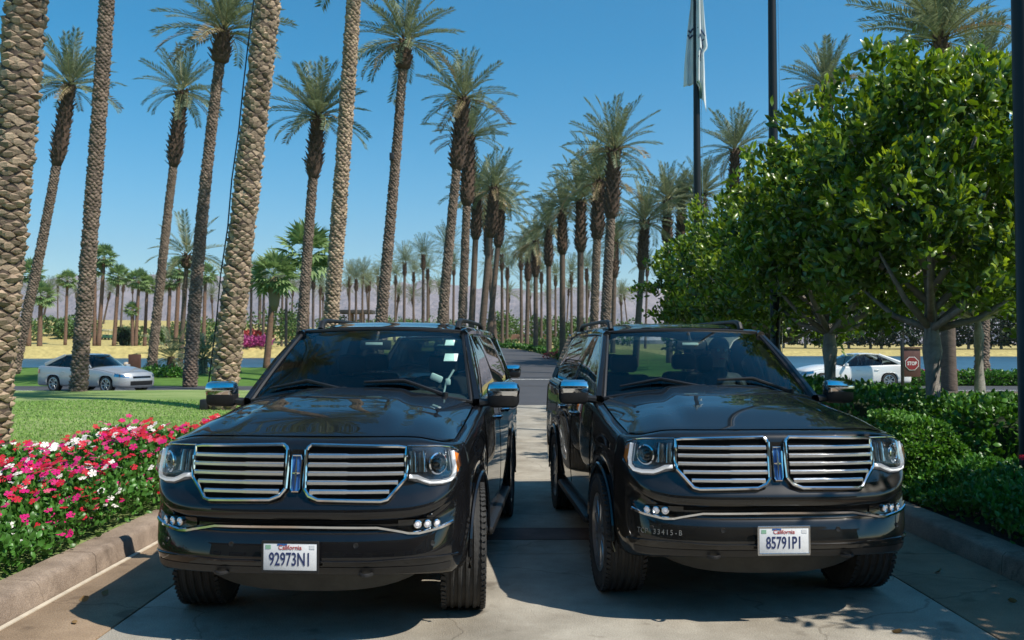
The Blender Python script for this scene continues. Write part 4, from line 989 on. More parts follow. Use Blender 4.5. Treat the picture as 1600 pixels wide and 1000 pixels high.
    if crown:
        top = P[-1]
        if crown == 'parts':
            for i, (az, el, sc, tw, k) in enumerate(crown_dirs(nfr, seed, lo)):
                dry = el < lo + 16 and rr.random() < .4
                o = bpy.data.objects.new('frond', FRdry if dry else FR[k][0]); link(o, root)
                o.matrix_local = Matrix.Translation(top + Vector((0, 0, .1 - .25 * (i / nfr)))) @ Matrix.Rotation(az, 4, 'Z') @ Matrix.Rotation(R(-el), 4, 'Y') @ Matrix.Rotation(tw, 4, 'X') @ Matrix.Translation((.12, 0, 0)) @ Matrix.Scale(sc * size, 4)
        else:
            o = bpy.data.objects.new('crown', crown); link(o, root); o.location = top; o.rotation_euler = (rr.uniform(-.1, .1), rr.uniform(-.1, .1), rr.uniform(0, 6.28)); o.scale = [size * rr.uniform(.92, 1.08)] * 3
    return root
# trunks standing on the near lawn
palm('thick palm trunk with rough pale leaf bases rising from the lawn behind the flower bed', -18, 13.8, 54, -300, 0, .285, .265, crown='parts', bosses='pieces', per=7, dz=.078, seed=1, z0=.1, boots=0)
palm('thick leaning palm trunk with a black light fixture strapped to its base', 347, 21.6, 434, -190, .0, .305, .265, crown='parts', bosses='pieces', per=8, dz=.09, seed=2, z0=.1, dtop=0)
palm('slender palm trunk on the lawn standing before the silver sedan', 123, 29.6, 168, -160, .06, .25, .215, crown='parts', per=9, dz=.082, seed=3, z0=.1, bmat='boss_b')
palm('tall curved palm with a round boot collar at the far edge of the lawn', 297, 37.5, 345, 42, -.25, .275, .19, 1.5, crown='parts', per=9, dz=.085, seed=4, bmat='boss_b')
palm('straight palm trunk rising directly behind the roof of the suv 92973N1', 509, 31.5, 556, -110, .05, .26, .235, crown='parts', per=9, dz=.085, seed=5, bmat='boss')
palm('tall palm with a short flared boot collar and a small box on its trunk', 586, 42, 631, 58, .1, .28, .19, 1.5, crown='parts', per=9, dz=.09, seed=6, bmat='boss_b')
G1 = 'date palms with long boot collars along the avenue'
AVL = 'date palm with a long boot collar on the avenue side behind the suv 92973N1'
AVR = 'date palm with a long boot collar on the avenue side behind the suv 85791P1'
palm('leaning date palm with long boot collar by the pond, behind the thickest trunk', 22, 47, 103, 128, .12, .26, .20, 4.6, crown='parts', seed=7, group='date palms by the pond', bw=1.7, bosses='joined', bmat='boss_b')
palm('date palm with long boot collar by the pond, between two bare trunks', 237, 50, 281, 138, -.08, .25, .20, 4.6, crown='parts', seed=8, group='date palms by the pond', bw=1.75, bmat='boss_b')
palm('date palm with long boot collar standing just left of the straight trunk behind the suv', 467, 42, 495, 178, -.1, .25, .20, 3.2, crown='parts', seed=9, bw=1.6, group=G1, bmat='boss_b')
palm('date palm with its boot collar leaning against the collar of its neighbour', 683, 46, 724, 150, -.05, .27, .20, 4.0, crown='parts', seed=10, bw=1.8, group=G1, bmat='boss_b')
palm(AVL, 719, 51, 733, 212, 0, .26, .20, 4.2, crown='parts', seed=11, bw=1.8, group=G1, bmat='boss_b')
for i, (b_, d, tx, ty) in enumerate(((748, 60, 772, 292), (734, 66, 746, 302), (761, 74, 784, 322), (775, 84, 760, 350))):
    palm(AVL, b_, d, tx, ty, 0, .27, .21, 3.6, crown='parts', seed=12 + i, bw=1.8, bosses=None, group=G1)
for i, (b_, d, tx, ty) in enumerate(((941, 46, 961, 232), (925, 53, 937, 280), (906, 61, 908, 312), (879, 69, 879, 325), (858, 78, 857, 352), (837, 88, 837, 376), (823, 98, 826, 388))):
    palm(AVR, b_, d, tx, ty, 0, .26, .21, 3.8, crown='parts', seed=20 + i, bw=1.75, bosses='joined' if i < 2 else None, group=G1, bmat='boss_b')
G2 = 'date palms behind the magnolia row'
palm('tallest date palm behind the magnolia row between the two flagpoles', 1139, 58, 1151, 232, 0, .26, .20, 4.6, crown='parts', seed=31, bw=1.75, bosses=None, group=G2)
for i, (b_, d, tx, ty) in enumerate(((992, 62, 1009, 345), (1046, 64, 1043, 312), (1059, 68, 1066, 318), (1091, 66, 1099, 302), (957, 84, 962, 378))):
    palm('date palm behind the magnolia row with a full grey green crown', b_, d, tx, ty, 0, .25, .20, 3.6, crown='parts', seed=33 + i, bw=1.75, bosses=None, group=G2)
palm('big date palm whose crown spreads above the tallest magnolia', 1482, 34, 1476, 55, 0, .29, .22, 1.6, crown='parts', seed=41, size=1.12, bosses=None, bw=1.4)
palm('date palm with a bare lower trunk beyond the hedge, behind the magnolia', 1533, 42, 1542, 112, 0, .31, .21, 1.6, crown='parts', seed=42, per=9, dz=.09, bmat='boss_b')
palm('date palm with its crown just clearing the magnolia leaves beside the flagpole', 1300, 52, 1296, 132, 0, .27, .21, 3.5, crown='parts', seed=43, bosses=None, bw=1.7)

# far palms share whole-crown meshes
FC = []
for k in range(3):
    V, F = crown_mesh(44, 90 + k, 1.0, -15); o = mesh_np('crown', V, F, MT['frond'], smooth=False); FC.append(o.data); bpy.data.objects.remove(o)
G3 = 'far date palms across the golf course'
FL = 'far date palm with a small dark boot collar on the golf course'
far = [(545, 150, 546, 432), (566, 160, 566, 428), (575, 175, 577, 440), (604, 150, 605, 418), (617, 170, 618, 430), (631, 125, 632, 410), (646, 160, 646, 425), (661, 112, 661, 398), (699, 108, 700, 385), (708, 140, 709, 412),
       (785, 112, 784, 398), (792, 128, 793, 418), (815, 108, 814, 398), (668, 150, 668, 420), (392, 120, 392, 432), (404, 150, 405, 445), (411, 125, 412, 440), (440, 150, 441, 440), (447, 125, 447, 432), (481, 140, 481, 440), (489, 128, 489, 432),
       (500, 160, 500, 445), (556, 140, 556, 436), (590, 170, 590, 432), (768, 140, 768, 420), (846, 140, 846, 425), (868, 150, 868, 430), (893, 140, 893, 425), (973, 170, 970, 462), (1008, 120, 1012, 415), (917, 130, 917, 420)]
qf = random.Random(3); far += [(x + qf.randint(-6, 6), qf.randint(175, 250), x + qf.randint(-6, 8), qf.randint(440, 462)) for x in list(range(20, 700, 24)) + list(range(800, 1000, 30))]
for i, (b_, d, tx, ty) in enumerate(far):
    while float(gz(PX(b_, d), d)) < .15 and d < 180: d += 6
    palm(FL, b_, d, tx, ty, 0, .22, .18, 2.0, crown=FC[i % 3], seed=60 + i, bw=1.4, bosses=None, group=G3, size=1.05)
# fan palms
def fan_crown(seed, n=46, L=1.5):
    r = np.random.RandomState(seed); V = []; F = []
    for i in range(n):
        t = (i + .5) / n; el = R(85 - 135 * t ** .9 + r.uniform(-8, 8)); az = i * 2.39996 + r.uniform(-.2, .2)
        M = np.array(Matrix.Rotation(az, 3, 'Z') @ Matrix.Rotation(-el, 3, 'Y') @ Matrix.Rotation(r.uniform(-.5, .5), 3, 'X'))
        st = r.uniform(.55, .8) * L; sg = 11
        for k in range(sg):
            a = (k / (sg - 1) - .5) * 3.6; ln = L * .62 * (.75 + .25 * math.cos(a)) * r.uniform(.9, 1.1)
            p0 = np.array([st, 0, 0]); dv = np.array([math.cos(a), math.sin(a), -.18 * abs(math.sin(a))]); sd = np.array([-math.sin(a), math.cos(a), .25 * (1 if k % 2 else -1)]) * .09
            n0 = len(V)
            for q in (p0, p0 + dv * ln * .5 + sd, p0 + dv * ln + np.array([0, 0, -.12 * ln]), p0 + dv * ln * .5 - sd): V.append(M @ q)
            F.append((n0, n0 + 1, n0 + 2, n0 + 3))
        n0 = len(V)
        for q in ((0, .025, 0), (0, -.025, 0), (st, -.02, 0), (st, .02, 0)): V.append(M @ np.array(q))
        F.append((n0, n0 + 1, n0 + 2, n0 + 3))
    o = mesh_np('crown', np.array(V), np.array(F), MT['fan_leaf'], smooth=False); me = o.data; bpy.data.objects.remove(o); return me
FAN = [fan_crown(s) for s in (5, 6, 7)]
FANL = 'fan palm with a rusty brown trunk standing on the far golf course bank'
def fan(label, bpx, d, tpx, tpy, size, seed, r0=.33, skirt=.0, group='fan palms on the golf course bank'):
    bx, by = PX(bpx, d), d; h = PZ(tpy, d); z0 = float(gz(bx, by)); root = thing('fan_palm', label, 'palm tree', (bx, by, z0), 0, group)
    H = h - z0; tx = PX(tpx, d) - bx; b = MB(); rr = random.Random(seed)
    b.tube([Vector((tx * t, 0, -.3 + (H + .3) * t)) for t in np.linspace(0, 1, 12)], [r0 * (1.25 - .45 * t) * (1.0 if t < .55 else 1.08) for t in np.linspace(0, 1, 12)], 10); b.build('trunk', 'fan_trunk', root, sharp=None)
    if skirt:
        b = MB(); b.tube([Vector((tx, 0, H - skirt * (1 - t))) for t in np.linspace(0, 1, 6)], [r0 * .9, r0 * 1.7, r0 * 1.9, r0 * 1.9, r0 * 1.7, r0], 12); b.build('leaf_skirt', 'frond_dry', root, sharp=None)
    o = bpy.data.objects.new('crown', FAN[seed % 3]); link(o, root); o.location = (tx, 0, H); o.rotation_euler = (0, 0, rr.uniform(0, 6)); o.scale = [size] * 3
    return root
for i, (b_, d, tx, ty, sz) in enumerate(((45, 105, 46, 428, 1.45), (62, 100, 63, 462, 1.35), (102, 150, 104, 438, 1.45), (154, 112, 161, 402, 1.35), (178, 120, 184, 432, 1.4), (212, 130, 216, 438, 1.4), (226, 135, 229, 446, 1.2), (208, 118, 206, 484, .9),
                                      (262, 118, 265, 440, 1.25), (274, 105, 279, 420, 1.2), (318, 120, 320, 430, 1.4), (375, 120, 376, 452, 1.1), (148, 125, 147, 420, 1.2), (10, 115, 10, 445, 1.4))):
    k = max(1, 133 / d); fan(FANL, b_, d * k, tx, ty, sz * k * .74, i, .24 * k)
fan('bright green fan palm rising beside the straight trunk behind the suv', 474, 57, 478, 395, 1.2, 31, .30, group=None)
fan('shaggy fan palm with a thick skirt of dead leaves and a pale lower trunk', 416, 55, 428, 432, .95, 32, .19, 2.2, group=None)
# feathery queen palm and a low clump palm by the pond
palm('feathery queen palm with arching fronds beside the curved palm', 282, 55, 291, 398, 0, .17, .13, .9, crown='parts', seed=51, bosses=None, nfr=20, lo=-40, size=.95, bw=1.5)
def clump(label, px, d, n, size, seed, name='low_palm'):
    bx = PX(px, d); z0 = float(gz(bx, d)); root = thing(name, label, 'palm', (bx, d, z0), 0, None); rr = random.Random(seed)
    b = MB(); b.tube([(0, 0, -.2), (0, 0, .3), (0, 0, .8)], [.28, .25, .2], 8); b.build('trunk', 'boots', root)
    for i, (az, el, sc, tw, k) in enumerate(crown_dirs(n, seed, -35, 80)):
        o = bpy.data.objects.new('frond', FR[max(1, k) if k < 3 else 2][0]); link(o, root)
        o.matrix_local = Matrix.Translation((0, 0, .8)) @ Matrix.Rotation(az, 4, 'Z') @ Matrix.Rotation(R(-el), 4, 'Y') @ Matrix.Rotation(tw, 4, 'X') @ Matrix.Scale(sc * size, 4)
clump('low stemless palm with arching pale fronds at the pond edge', 318, 48, 30, .85, 71)
clump('small low palm at the pond edge beside the curved trunk', 268, 52, 22, .75, 72)
# black up-light strapped to the leaning trunk, rope of cable on its side
L0 = Vector((PX(322, 21.4), 21.35, PZ(634, 21.4)))
b = MB(); b.box(L0, (.20, .22, .34), bev=.04); b.tube([L0 + Vector((0, 0, -.15)), L0 + Vector((.02, .05, -.62))], .04, 8); tag(b.build('up_light', 'trim'), 'small black up light at the foot of the leaning palm trunk', 'lamp')
b = MB(); zz = [-.1 + i * 1.2 for i in range(13)]
b.tube([Vector((PX(347, 21.6) + (PX(434, 21.6) - PX(347, 21.6)) * (z / 13.42) - .355 + .03 * (z / 13.4) + .02 * math.sin(z * 3), 21.45, z)) for z in zz], .018, 6)
tag(b.build('trunk_cable', 'trim'), 'thin black cable running up the left side of the leaning palm trunk', 'cable')
b = MB(); b.box((PX(611, 41.6), 41.62, PZ(243, 41.6)), (.22, .2, .38), bev=.03); tag(b.build('trunk_box', 'trim'), 'small black speaker box mounted on a tall palm trunk', 'box')

# ------------------------------------------------------------------ leafy trees and shrubs
def leaf_cloud(C, N, ln, wd, tilt, rs, bend=.18):
    """C centres (n,3), N outward dirs -> 6-point folded leaves"""
    n = len(C); d = N + rs.normal(0, tilt, (n, 3)); d /= np.linalg.norm(d, axis=1)[:, None]
    u = rs.normal(0, 1, (n, 3)); s = np.cross(d, u); s /= np.linalg.norm(s, axis=1)[:, None]; nn = np.cross(s, d)
    L = ln * rs.uniform(.7, 1.25, n)[:, None]; W = wd * rs.uniform(.75, 1.2, n)[:, None]; z = nn * L * bend
    P = np.stack([C, C + d * L * .35 + s * W - z * .3, C + d * L * .75 + s * W * .8 - z * .6, C + d * L - z * 1.4, C + d * L * .75 - s * W * .8 - z * .6, C + d * L * .35 - s * W - z * .3, C + d * L * .55 + z * .25], 1)
    f = np.array([(0, 1, 6), (1, 2, 6), (2, 3, 6), (3, 4, 6), (4, 5, 6), (5, 0, 6)])
    F = (f[None] + (np.arange(n) * 7)[:, None, None]).reshape(-1, 3)
    return P.reshape(-1, 3), F
MT['mag'] = mat('magnolia_leaf', (.05, .135, .018), .32, spec=.6, island=.5, var=(.9, .4), col2=(.19, .28, .03), trans=.32)
MT['mag_sunlit'] = mat('magnolia_sunlit_shoot', (.26, .34, .04), .35, spec=.5, island=.35, trans=.35)
MT['mag_bark'] = mat('magnolia_bark', (.24, .215, .19), .85, var=(8, .3), bump=(25, .5))
MT['hedge'] = mat('hedge_leaf', (.065, .165, .02), .4, spec=.45, island=.45, trans=.22)
MT['boxw'] = mat('boxwood_leaf', (.10, .23, .03), .45, island=.35, trans=.22)
MT['vinca'] = mat('vinca_leaf', (.07, .19, .03), .4, spec=.5, island=.4, trans=.22)
MT['far_leaf'] = mat('far_foliage', (.085, .15, .04), .6, island=.45, trans=.15)
MT['dark_leaf'] = mat('conifer_foliage', (.018, .042, .014), .7, island=.45, trans=.1)
def magnolia(label, x, y, ht, rx, ry, seed, nclump=950, zlow=1.5, per=15, lean=0., group='magnolia trees along the right kerb', forks=True):
    rs = np.random.RandomState(seed); rr = random.Random(seed)
    root = thing('magnolia_tree', label, 'tree', (x, y, .1), 0, group)
    # lobes
    lobes = []
    nl = 22
    for i in range(nl):
        t = (i + .5) / nl; z = zlow + (ht - zlow) * (.10 + .80 * t); k = math.sin(math.pi * min(1, .22 + .70 * t)) ** .7
        a = i * 2.39996 + rr.uniform(-.3, .3); q = rr.uniform(.45, .80) * k
        lobes.append((np.array([math.cos(a) * rx * q, math.sin(a) * ry * q, z]), rr.uniform(.30, .48) * min(rx, ry) * (.65 + .35 * k)))
    lobes.append((np.array([0, 0, ht - .55]), .6))
    C = []; N = []
    for i in range(nclump):
        c, r_ = lobes[rs.randint(len(lobes))]; d = rs.normal(0, 1, 3) + np.array([0, 0, .25]); d /= np.linalg.norm(d)
        rad = r_ * (rs.uniform(.55, 1.12) if rs.rand() < .85 else rs.uniform(.2, .6)); p = c + d * rad * np.array([1, 1, .85])
        if p[2] < zlow - .15: continue
        C.append(p); nd = d * .7 + np.array([0, 0, .75]); N.append(nd / np.linalg.norm(nd))
    C = np.array(C); N = np.array(N); k = per
    CC = np.repeat(C, k, 0) + rs.normal(0, .075, (len(C) * k, 3)); NN = np.repeat(N, k, 0)
    V, F = leaf_cloud(CC, NN, .155, .034, .8, rs)
    mesh_np('crown', V, F, MT['mag'], root, smooth=False)['kind'] = 'stuff'
    # young shoots on outer, up-facing clumps; sunlit look painted in as paler yellow-green
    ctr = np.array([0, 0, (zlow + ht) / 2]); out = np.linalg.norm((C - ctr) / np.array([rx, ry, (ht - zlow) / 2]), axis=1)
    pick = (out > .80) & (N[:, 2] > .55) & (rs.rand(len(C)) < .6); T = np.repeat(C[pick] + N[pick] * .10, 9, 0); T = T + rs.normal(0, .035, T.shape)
    if len(T): V, F = leaf_cloud(T, np.repeat(N[pick], 9, 0), .12, .024, .45, rs); mesh_np('sunlit_shoots', V, F, MT['mag_sunlit'], root, smooth=False)['kind'] = 'stuff'
    b = MB(); tr = [Vector((0, 0, -.2)), Vector((.02, 0, .6)), Vector((.03, .02, zlow * .8)), Vector((lean * .5, .03, ht * .5)), Vector((lean, 0, ht * .85))]
    b.tube(tr, [.16, .13, .125, .08, .025], 10)
    tk = b.build('trunk', 'mag_bark', root, sharp=None)
    for c, r_ in lobes:
        zs = min(ht * .8, max(zlow * .95, c[2] - 1.3)); t = zs / ht; s0 = Vector((np.interp(zs, [q.z for q in tr], [q.x for q in tr]), np.interp(zs, [q.z for q in tr], [q.y for q in tr]), zs)); b = MB(); m_ = s0.lerp(Vector(c), .5) + Vector((0, 0, -.12))
        b.tube([s0, m_, Vector(c)], [.062 * (1.15 - t * .6), .04, .015], 6); b.build('limb', 'mag_bark', tk, sharp=None)
    return root
magnolia('tallest magnolia tree with a pale forked trunk, beside the stop sign', 5.62, 11.6, 5.45, 2.0, 2.0, 1, 1080, 1.95)
magnolia('magnolia tree with several dark forking stems behind the suv mirror, next to the tallest magnolia', 5.40, 14.75, 5.1, 1.95, 2.0, 2, 1050, 1.95)
magnolia('magnolia tree rising just past the roof of the suv 85791P1', 5.75, 18.9, 5.05, 2.05, 2.1, 3, 820, 1.8)
magnolia('low magnolia tree at the far end of the row by the cross road', 5.35, 22.6, 4.75, 2.2, 2.1, 4, 800, 1.5)
magnolia('magnolia tree standing nearest the drive entrance, its crown shading the right kerb', 6.35, 5.15, 5.4, 2.05, 1.95, 5, 1300, 1.7)
magnolia('magnolia tree in the second row behind the hedge, beside the bare palm trunk', 9.7, 15.2, 5.4, 2.0, 2.0, 6, 800, 2.4)
magnolia('magnolia tree in the second row behind the trees with dark stems', 11.6, 21.5, 5.0, 1.9, 1.9, 7, 650, 2.4)

def hedge(name, label, cat, x0, x1, y0, y1, z0, z1, dens, m, ln, wd, seed, rough=.05, group=None, rnd=.12):
    rs = np.random.RandomState(seed); root = thing(name, label, cat, ((x0 + x1) / 2, (y0 + y1) / 2, z0), 0, group)
    dx, dy, dz = (x1 - x0) / 2, (y1 - y0) / 2, z1 - z0
    ar = [4 * dx * dy, 2 * dx * dz * 2, 2 * dy * dz * 2]; n = int(sum(ar) * dens); C = []; N = []
    w_ = np.array([ar[0], ar[1] / 2, ar[1] / 2, ar[2] / 2, ar[2] / 2]); f = rs.choice(5, n, p=w_ / w_.sum())
    a, b_ = rs.uniform(-1, 1, n), rs.uniform(0, 1, n); c2 = rs.uniform(-1, 1, n)
    P = np.zeros((n, 3)); Nn = np.zeros((n, 3))
    for k, (ax, sg) in enumerate(((2, 1), (1, -1), (1, 1), (0, -1), (0, 1))):
        q = f == k
        P[q, 0] = a[q] * dx if ax != 0 else sg * dx; P[q, 1] = c2[q] * dy if ax == 2 else (a[q] * dy if ax == 0 else sg * dy); P[q, 2] = dz if ax == 2 else b_[q] * dz; Nn[q, ax] = sg
    # round the top edges
    ex = np.maximum(0, np.abs(P[:, 0]) - (dx - rnd)) / rnd; ey = np.maximum(0, np.abs(P[:, 1]) - (dy - rnd)) / rnd; et = np.maximum(0, P[:, 2] - (dz - rnd)) / rnd
    P[:, 2] -= rnd * .45 * np.clip(np.maximum(ex, ey), 0, 1) ** 2 * (P[:, 2] > dz - rnd)
    P[:, 0] -= np.sign(P[:, 0]) * rnd * .45 * np.clip(et, 0, 1) ** 2 * (ex > .5); P[:, 1] -= np.sign(P[:, 1]) * rnd * .45 * np.clip(et, 0, 1) ** 2 * (ey > .5)
    lump = rough * (np.sin(P[:, 0] * 5.3 + seed) + np.sin(P[:, 1] * 4.1 + 2 * seed) + np.sin(P[:, 2] * 6 + 1)) * .6
    P += Nn * (lump + rs.normal(0, rough * .6, n))[:, None]; Nd = Nn + np.array([0, 0, .6]); Nd /= np.linalg.norm(Nd, axis=1)[:, None]
    V, F = leaf_cloud(P, Nd, ln, wd, .8, rs); mesh_np('foliage', V, F, m, root, smooth=False)['kind'] = 'stuff'
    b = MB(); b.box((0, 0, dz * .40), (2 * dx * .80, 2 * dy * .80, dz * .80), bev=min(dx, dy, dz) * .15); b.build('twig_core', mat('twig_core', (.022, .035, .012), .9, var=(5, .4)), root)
    return root
hedge('boxwood', 'clipped bright green boxwood cushion beside the suv headlight', 'shrub', 3.98, 4.72, 8.95, 10.1, .12, .94, 2600, MT['boxw'], .05, .018, 3, .03, rnd=.25)
hedge('hedge', 'broad clipped hedge with a sunlit top in front of the tallest magnolia trunk', 'hedge', 5.05, 9.6, 9.3, 11.1, .12, 1.04, 620, MT['hedge'], .075, .026, 4, .05)
hedge('hedge', 'dark shaded hedge running along the magnolia trunks toward the cross road', 'hedge', 4.7, 6.4, 12.2, 24.5, .12, .98, 240, MT['hedge'], .10, .035, 5, .06)
hedge('hedge', 'low hedge in front of the footpath beyond the white sedan', 'hedge', 16.5, 32, 39.2, 40.3, -.02, .55, 260, MT['hedge'], .12, .04, 6, .08)
# flower beds
def flower_geo():
    V = [(0, 0, .004)]; F = []
    for k in range(5):
        a = 2 * math.pi * k / 5; n0 = len(V)
        for da, r_, z in ((-.50, .55, .006), (-.46, .95, 0), (0, 1.08, -.004), (.46, .95, 0), (.50, .55, .006)): V.append((r_ * math.cos(a + da), r_ * math.sin(a + da), z + .02))
        F.append((0, n0, n0 + 1, n0 + 2, n0 + 3, n0 + 4))
    n0 = len(V)
    for k in range(6): V.append((.16 * math.cos(k), .16 * math.sin(k), .05))
    F.append(tuple(range(n0, n0 + 6)))
    return V, F
FCOL = {}
for nm, c in (('crimson', (.50, .012, .035)), ('magenta', (.55, .012, .16)), ('pink', (.62, .10, .18)), ('white', (.74, .68, .64))):
    V, F = flower_geo(); me = bpy.data.meshes.new('flower'); me.from_pydata(V, [], F)
    me.materials.append(mat('petal_' + nm, c, .6, spec=.2, var=(3, .1), trans=.06)); me.materials.append(mat('eye_' + nm, (.6, .5, .3) if nm == 'white' else (.35, .01, .03), .6, var=(3, .1)))
    me.polygons.foreach_set('material_index', [0] * 5 + [1]); FCOL[nm] = me
def flower_bed(label, xf, hz, y0, y1, n_leaf, n_flow, weights, seed, name='flower_bed', cap=300, fs=.029):
    rs = np.random.RandomState(seed); root = thing(name, label, 'flower bed', (0, 0, 0))
    y = y0 + (y1 - y0) * rs.rand(n_leaf) ** .9; u = rs.rand(n_leaf); a, b_ = xf(y); x = a + (b_ - a) * u
    H = hz(x, y, u); t = rs.rand(n_leaf) ** .35; P = np.stack([x, y, .12 + H * t], -1); N = np.stack([rs.normal(0, .4, n_leaf), rs.normal(0, .4, n_leaf) - .35, np.ones(n_leaf)], -1); N /= np.linalg.norm(N, axis=1)[:, None]
    V, F = leaf_cloud(P, N, .062, .018, .7, rs); mesh_np('foliage', V, F, MT['vinca'], root, smooth=False)['kind'] = 'stuff'
    nc = max(8, n_flow // 9); k_ = rs.randint(0, nc, n_flow); y = np.clip((y0 + (y1 - y0) * rs.rand(nc))[k_] + rs.normal(0, .09, n_flow), y0, y1); u = np.clip((rs.rand(nc) ** 1.3)[k_] + rs.normal(0, .045, n_flow), 0, 1); a, b_ = xf(y); x = a + (b_ - a) * u; z = .12 + hz(x, y, u) * rs.uniform(.98, 1.22, n_flow); 
    low = u < .10 if b_[0] < a[0] else u < .10
    z = np.where(low, .12 + hz(x, y, u) * rs.uniform(.6, 1.1, n_flow), z)
    order = np.argsort(y); nmc = rs.choice(list(FCOL), nc, p=weights); nm = np.where(rs.rand(n_flow) < .75, nmc[k_], rs.choice(list(FCOL), n_flow, p=weights)); rest = {}
    for k, i in enumerate(order):
        s_ = fs * rs.uniform(.8, 1.3); M = Matrix.Translation((x[i], y[i], z[i])) @ Matrix.Rotation(rs.uniform(-.2, .95), 4, 'X') @ Matrix.Rotation(rs.uniform(-.5, .5), 4, 'Y') @ Matrix.Rotation(rs.uniform(0, 6), 4, 'Z') @ Matrix.Scale(s_, 4)
        if k < cap: o = bpy.data.objects.new('flower', FCOL[nm[i]]); link(o, root); o.matrix_local = M
        else: rest.setdefault(nm[i], []).append(M)
    for c, Ms in rest.items():
        Vf, Ff = flower_geo(); b = MB()
        for M in Ms: b.add([M @ Vector(v) for v in Vf], Ff)
        o = b.build('flower_mass', FCOL[c].materials[0], root, smooth=False); o['kind'] = 'stuff'
    return root
def lump(x, y): return .05 * np.sin(x * 4.3 + y * 2.1) + .05 * np.sin(y * 3.7 - x * 1.9)
flower_bed('bed of crimson, pink and white flowers along the left kerb', lambda y: (-3.36 + 0 * y, np.interp(y, [3.5, 8.6, 10.0, 10.9], [-6.0, -5.7, -4.9, -4.2])), lambda x, y, u: np.clip(.33 + .24 * ss(0, .22, u) - .12 * ss(.8, 1, u) + lump(x, y), .1, 1), 3.6, 10.9, 50000, 2300, [.55, .27, .06, .12], 21)
flower_bed('shaded bed of dark foliage with a few pale flowers along the right kerb', lambda y: (3.95 + 0 * y, np.interp(y, [3.5, 8.6, 8.9, 11], [6.6, 6.4, 5.2, 4.6]) + 0 * y), lambda x, y, u: np.clip(.22 + .22 * ss(0, .25, u) + lump(x, y), .08, 1), 4.2, 9.2, 26000, 46, [.25, .15, .3, .3], 22)
flower_bed('strip of red flowers and green leaves beyond the cross road behind the white sedan', lambda y: (17.0 + 0 * y, 33 + 0 * y), lambda x, y, u: .35 + lump(x, y), 42.2, 43.6, 9000, 200, [.75, .1, .15, 0], 23, fs=.09, cap=0)

# shrubs, bougainvillea and far woods
def shrub(label, px, d, w_, h_, m, seed, n=1400, ln=.22, cat='shrub', name='shrub', group=None, dy=None, z0=None):
    x = PX(px, d); z = float(gz(x, d)) if z0 is None else z0; root = thing(name, label, cat, (x, d, z - .05), 0, group); rs = np.random.RandomState(seed); dy = dy or w_ * .7
    L = [(rs.uniform(-.7, .7) * w_ / 2, rs.uniform(-.6, .6) * dy / 2, h_ * rs.uniform(.3, .62), rs.uniform(.30, .46)) for _ in range(9)]; P = []; N = []
    for i in range(n):
        cx, cy, cz, r_ = L[rs.randint(len(L))]; q = rs.normal(0, 1, 3); q /= np.linalg.norm(q); rr_ = rs.uniform(.75, 1.1)
        P.append((cx + q[0] * r_ * w_ * .55 * rr_, cy + q[1] * r_ * dy * .55 * rr_, max(.03, cz + q[2] * r_ * h_ * rr_))); N.append(q * .7 + np.array([0, 0, .6]))
    N = np.array(N); V, F = leaf_cloud(np.array(P), N / np.linalg.norm(N, axis=1)[:, None], ln, ln * .34, .7, rs); mesh_np('foliage', V, F, m, root, smooth=False)['kind'] = 'stuff'
    b = MB(); b.tube([(0, 0, -.1), (0, 0, h_ * .5)], [.08, .03], 6); b.build('stem', 'mag_bark', root)
    return root
boug = mat('bougainvillea_bract', (.42, .07, .22), .6, island=.35, trans=.25); boug2 = mat('bougainvillea_red', (.46, .09, .08), .6, island=.35, trans=.25)
shrub('low mound of magenta bougainvillea at the water edge', 392, 129, 6.4, 1.9, boug, 1, 1500, .33)
shrub('mound of orange red bougainvillea on the far bank above the magenta one', 402, 140, 6.2, 2.1, boug2, 2, 1200, .36, z0=2.6)
SH = 'rounded green shrub on the far golf course bank'; GS = 'shrubs on the far bank'
for i, (px, d, w_, h_) in enumerate(((90, 170, 9, 4), (112, 165, 7, 3.6), (135, 175, 8, 3.8), (210, 150, 7, 3.4), (250, 155, 6, 3), (20, 160, 10, 5), (300, 170, 10, 4.2), (345, 165, 10, 5), (380, 150, 8, 6), (440, 140, 9, 6.5), (455, 165, 8, 6), (520, 190, 12, 5),
                                  (580, 200, 11, 4.4), (620, 210, 12, 4.6), (660, 200, 10, 4), (700, 200, 12, 5), (775, 160, 6, 6.5), (800, 190, 9, 5), (850, 175, 8, 6), (880, 165, 7, 5), (910, 150, 6, 5), (965, 170, 9, 5))):
    shrub(SH, px, d, w_, h_, MT['far_leaf'], 40 + i, 900, .5, group=GS)
shrub('single dark round bush beside a fan palm on the bank', 193, 140, 3.4, 3.4, MT['dark_leaf'], 80, 700, .4)
SV = 'low green shrub on the verge beside the cross road'
for i, (px, d, w_, h_) in enumerate(((110, 44, 1.8, .7), (128, 44.5, 1.4, .7), (246, 46, 2.2, .6), (262, 45, 2.4, .6))): shrub(SV, px, d, w_, h_, MT['hedge'], 90 + i, 600, .14, group='verge shrubs')
SA = 'small shrub under the avenue palms'
for i, (px, d, w_, h_) in enumerate(((800, 118, 2.0, 1.3), (828, 112, 3.0, 1.6), (846, 104, 2.4, 1.3), (872, 92, 3.0, 1.5), (893, 82, 3.0, 1.5), (905, 72, 2.6, 1.4), (720, 84, 3, 1.2), (780, 124, 3, 1.2))): shrub(SA, px, d, w_, h_, MT['far_leaf'], 100 + i, 500, .25, group='avenue shrubs')
shrub('patch of orange red flowers by the bend of the avenue road', 880, 74, 3.4, .75, boug2, 120, 700, .16)
shrub('patch of orange red flowers beside the avenue near the suv mirror', 912, 58, 2.2, .5, boug2, 121, 500, .14)
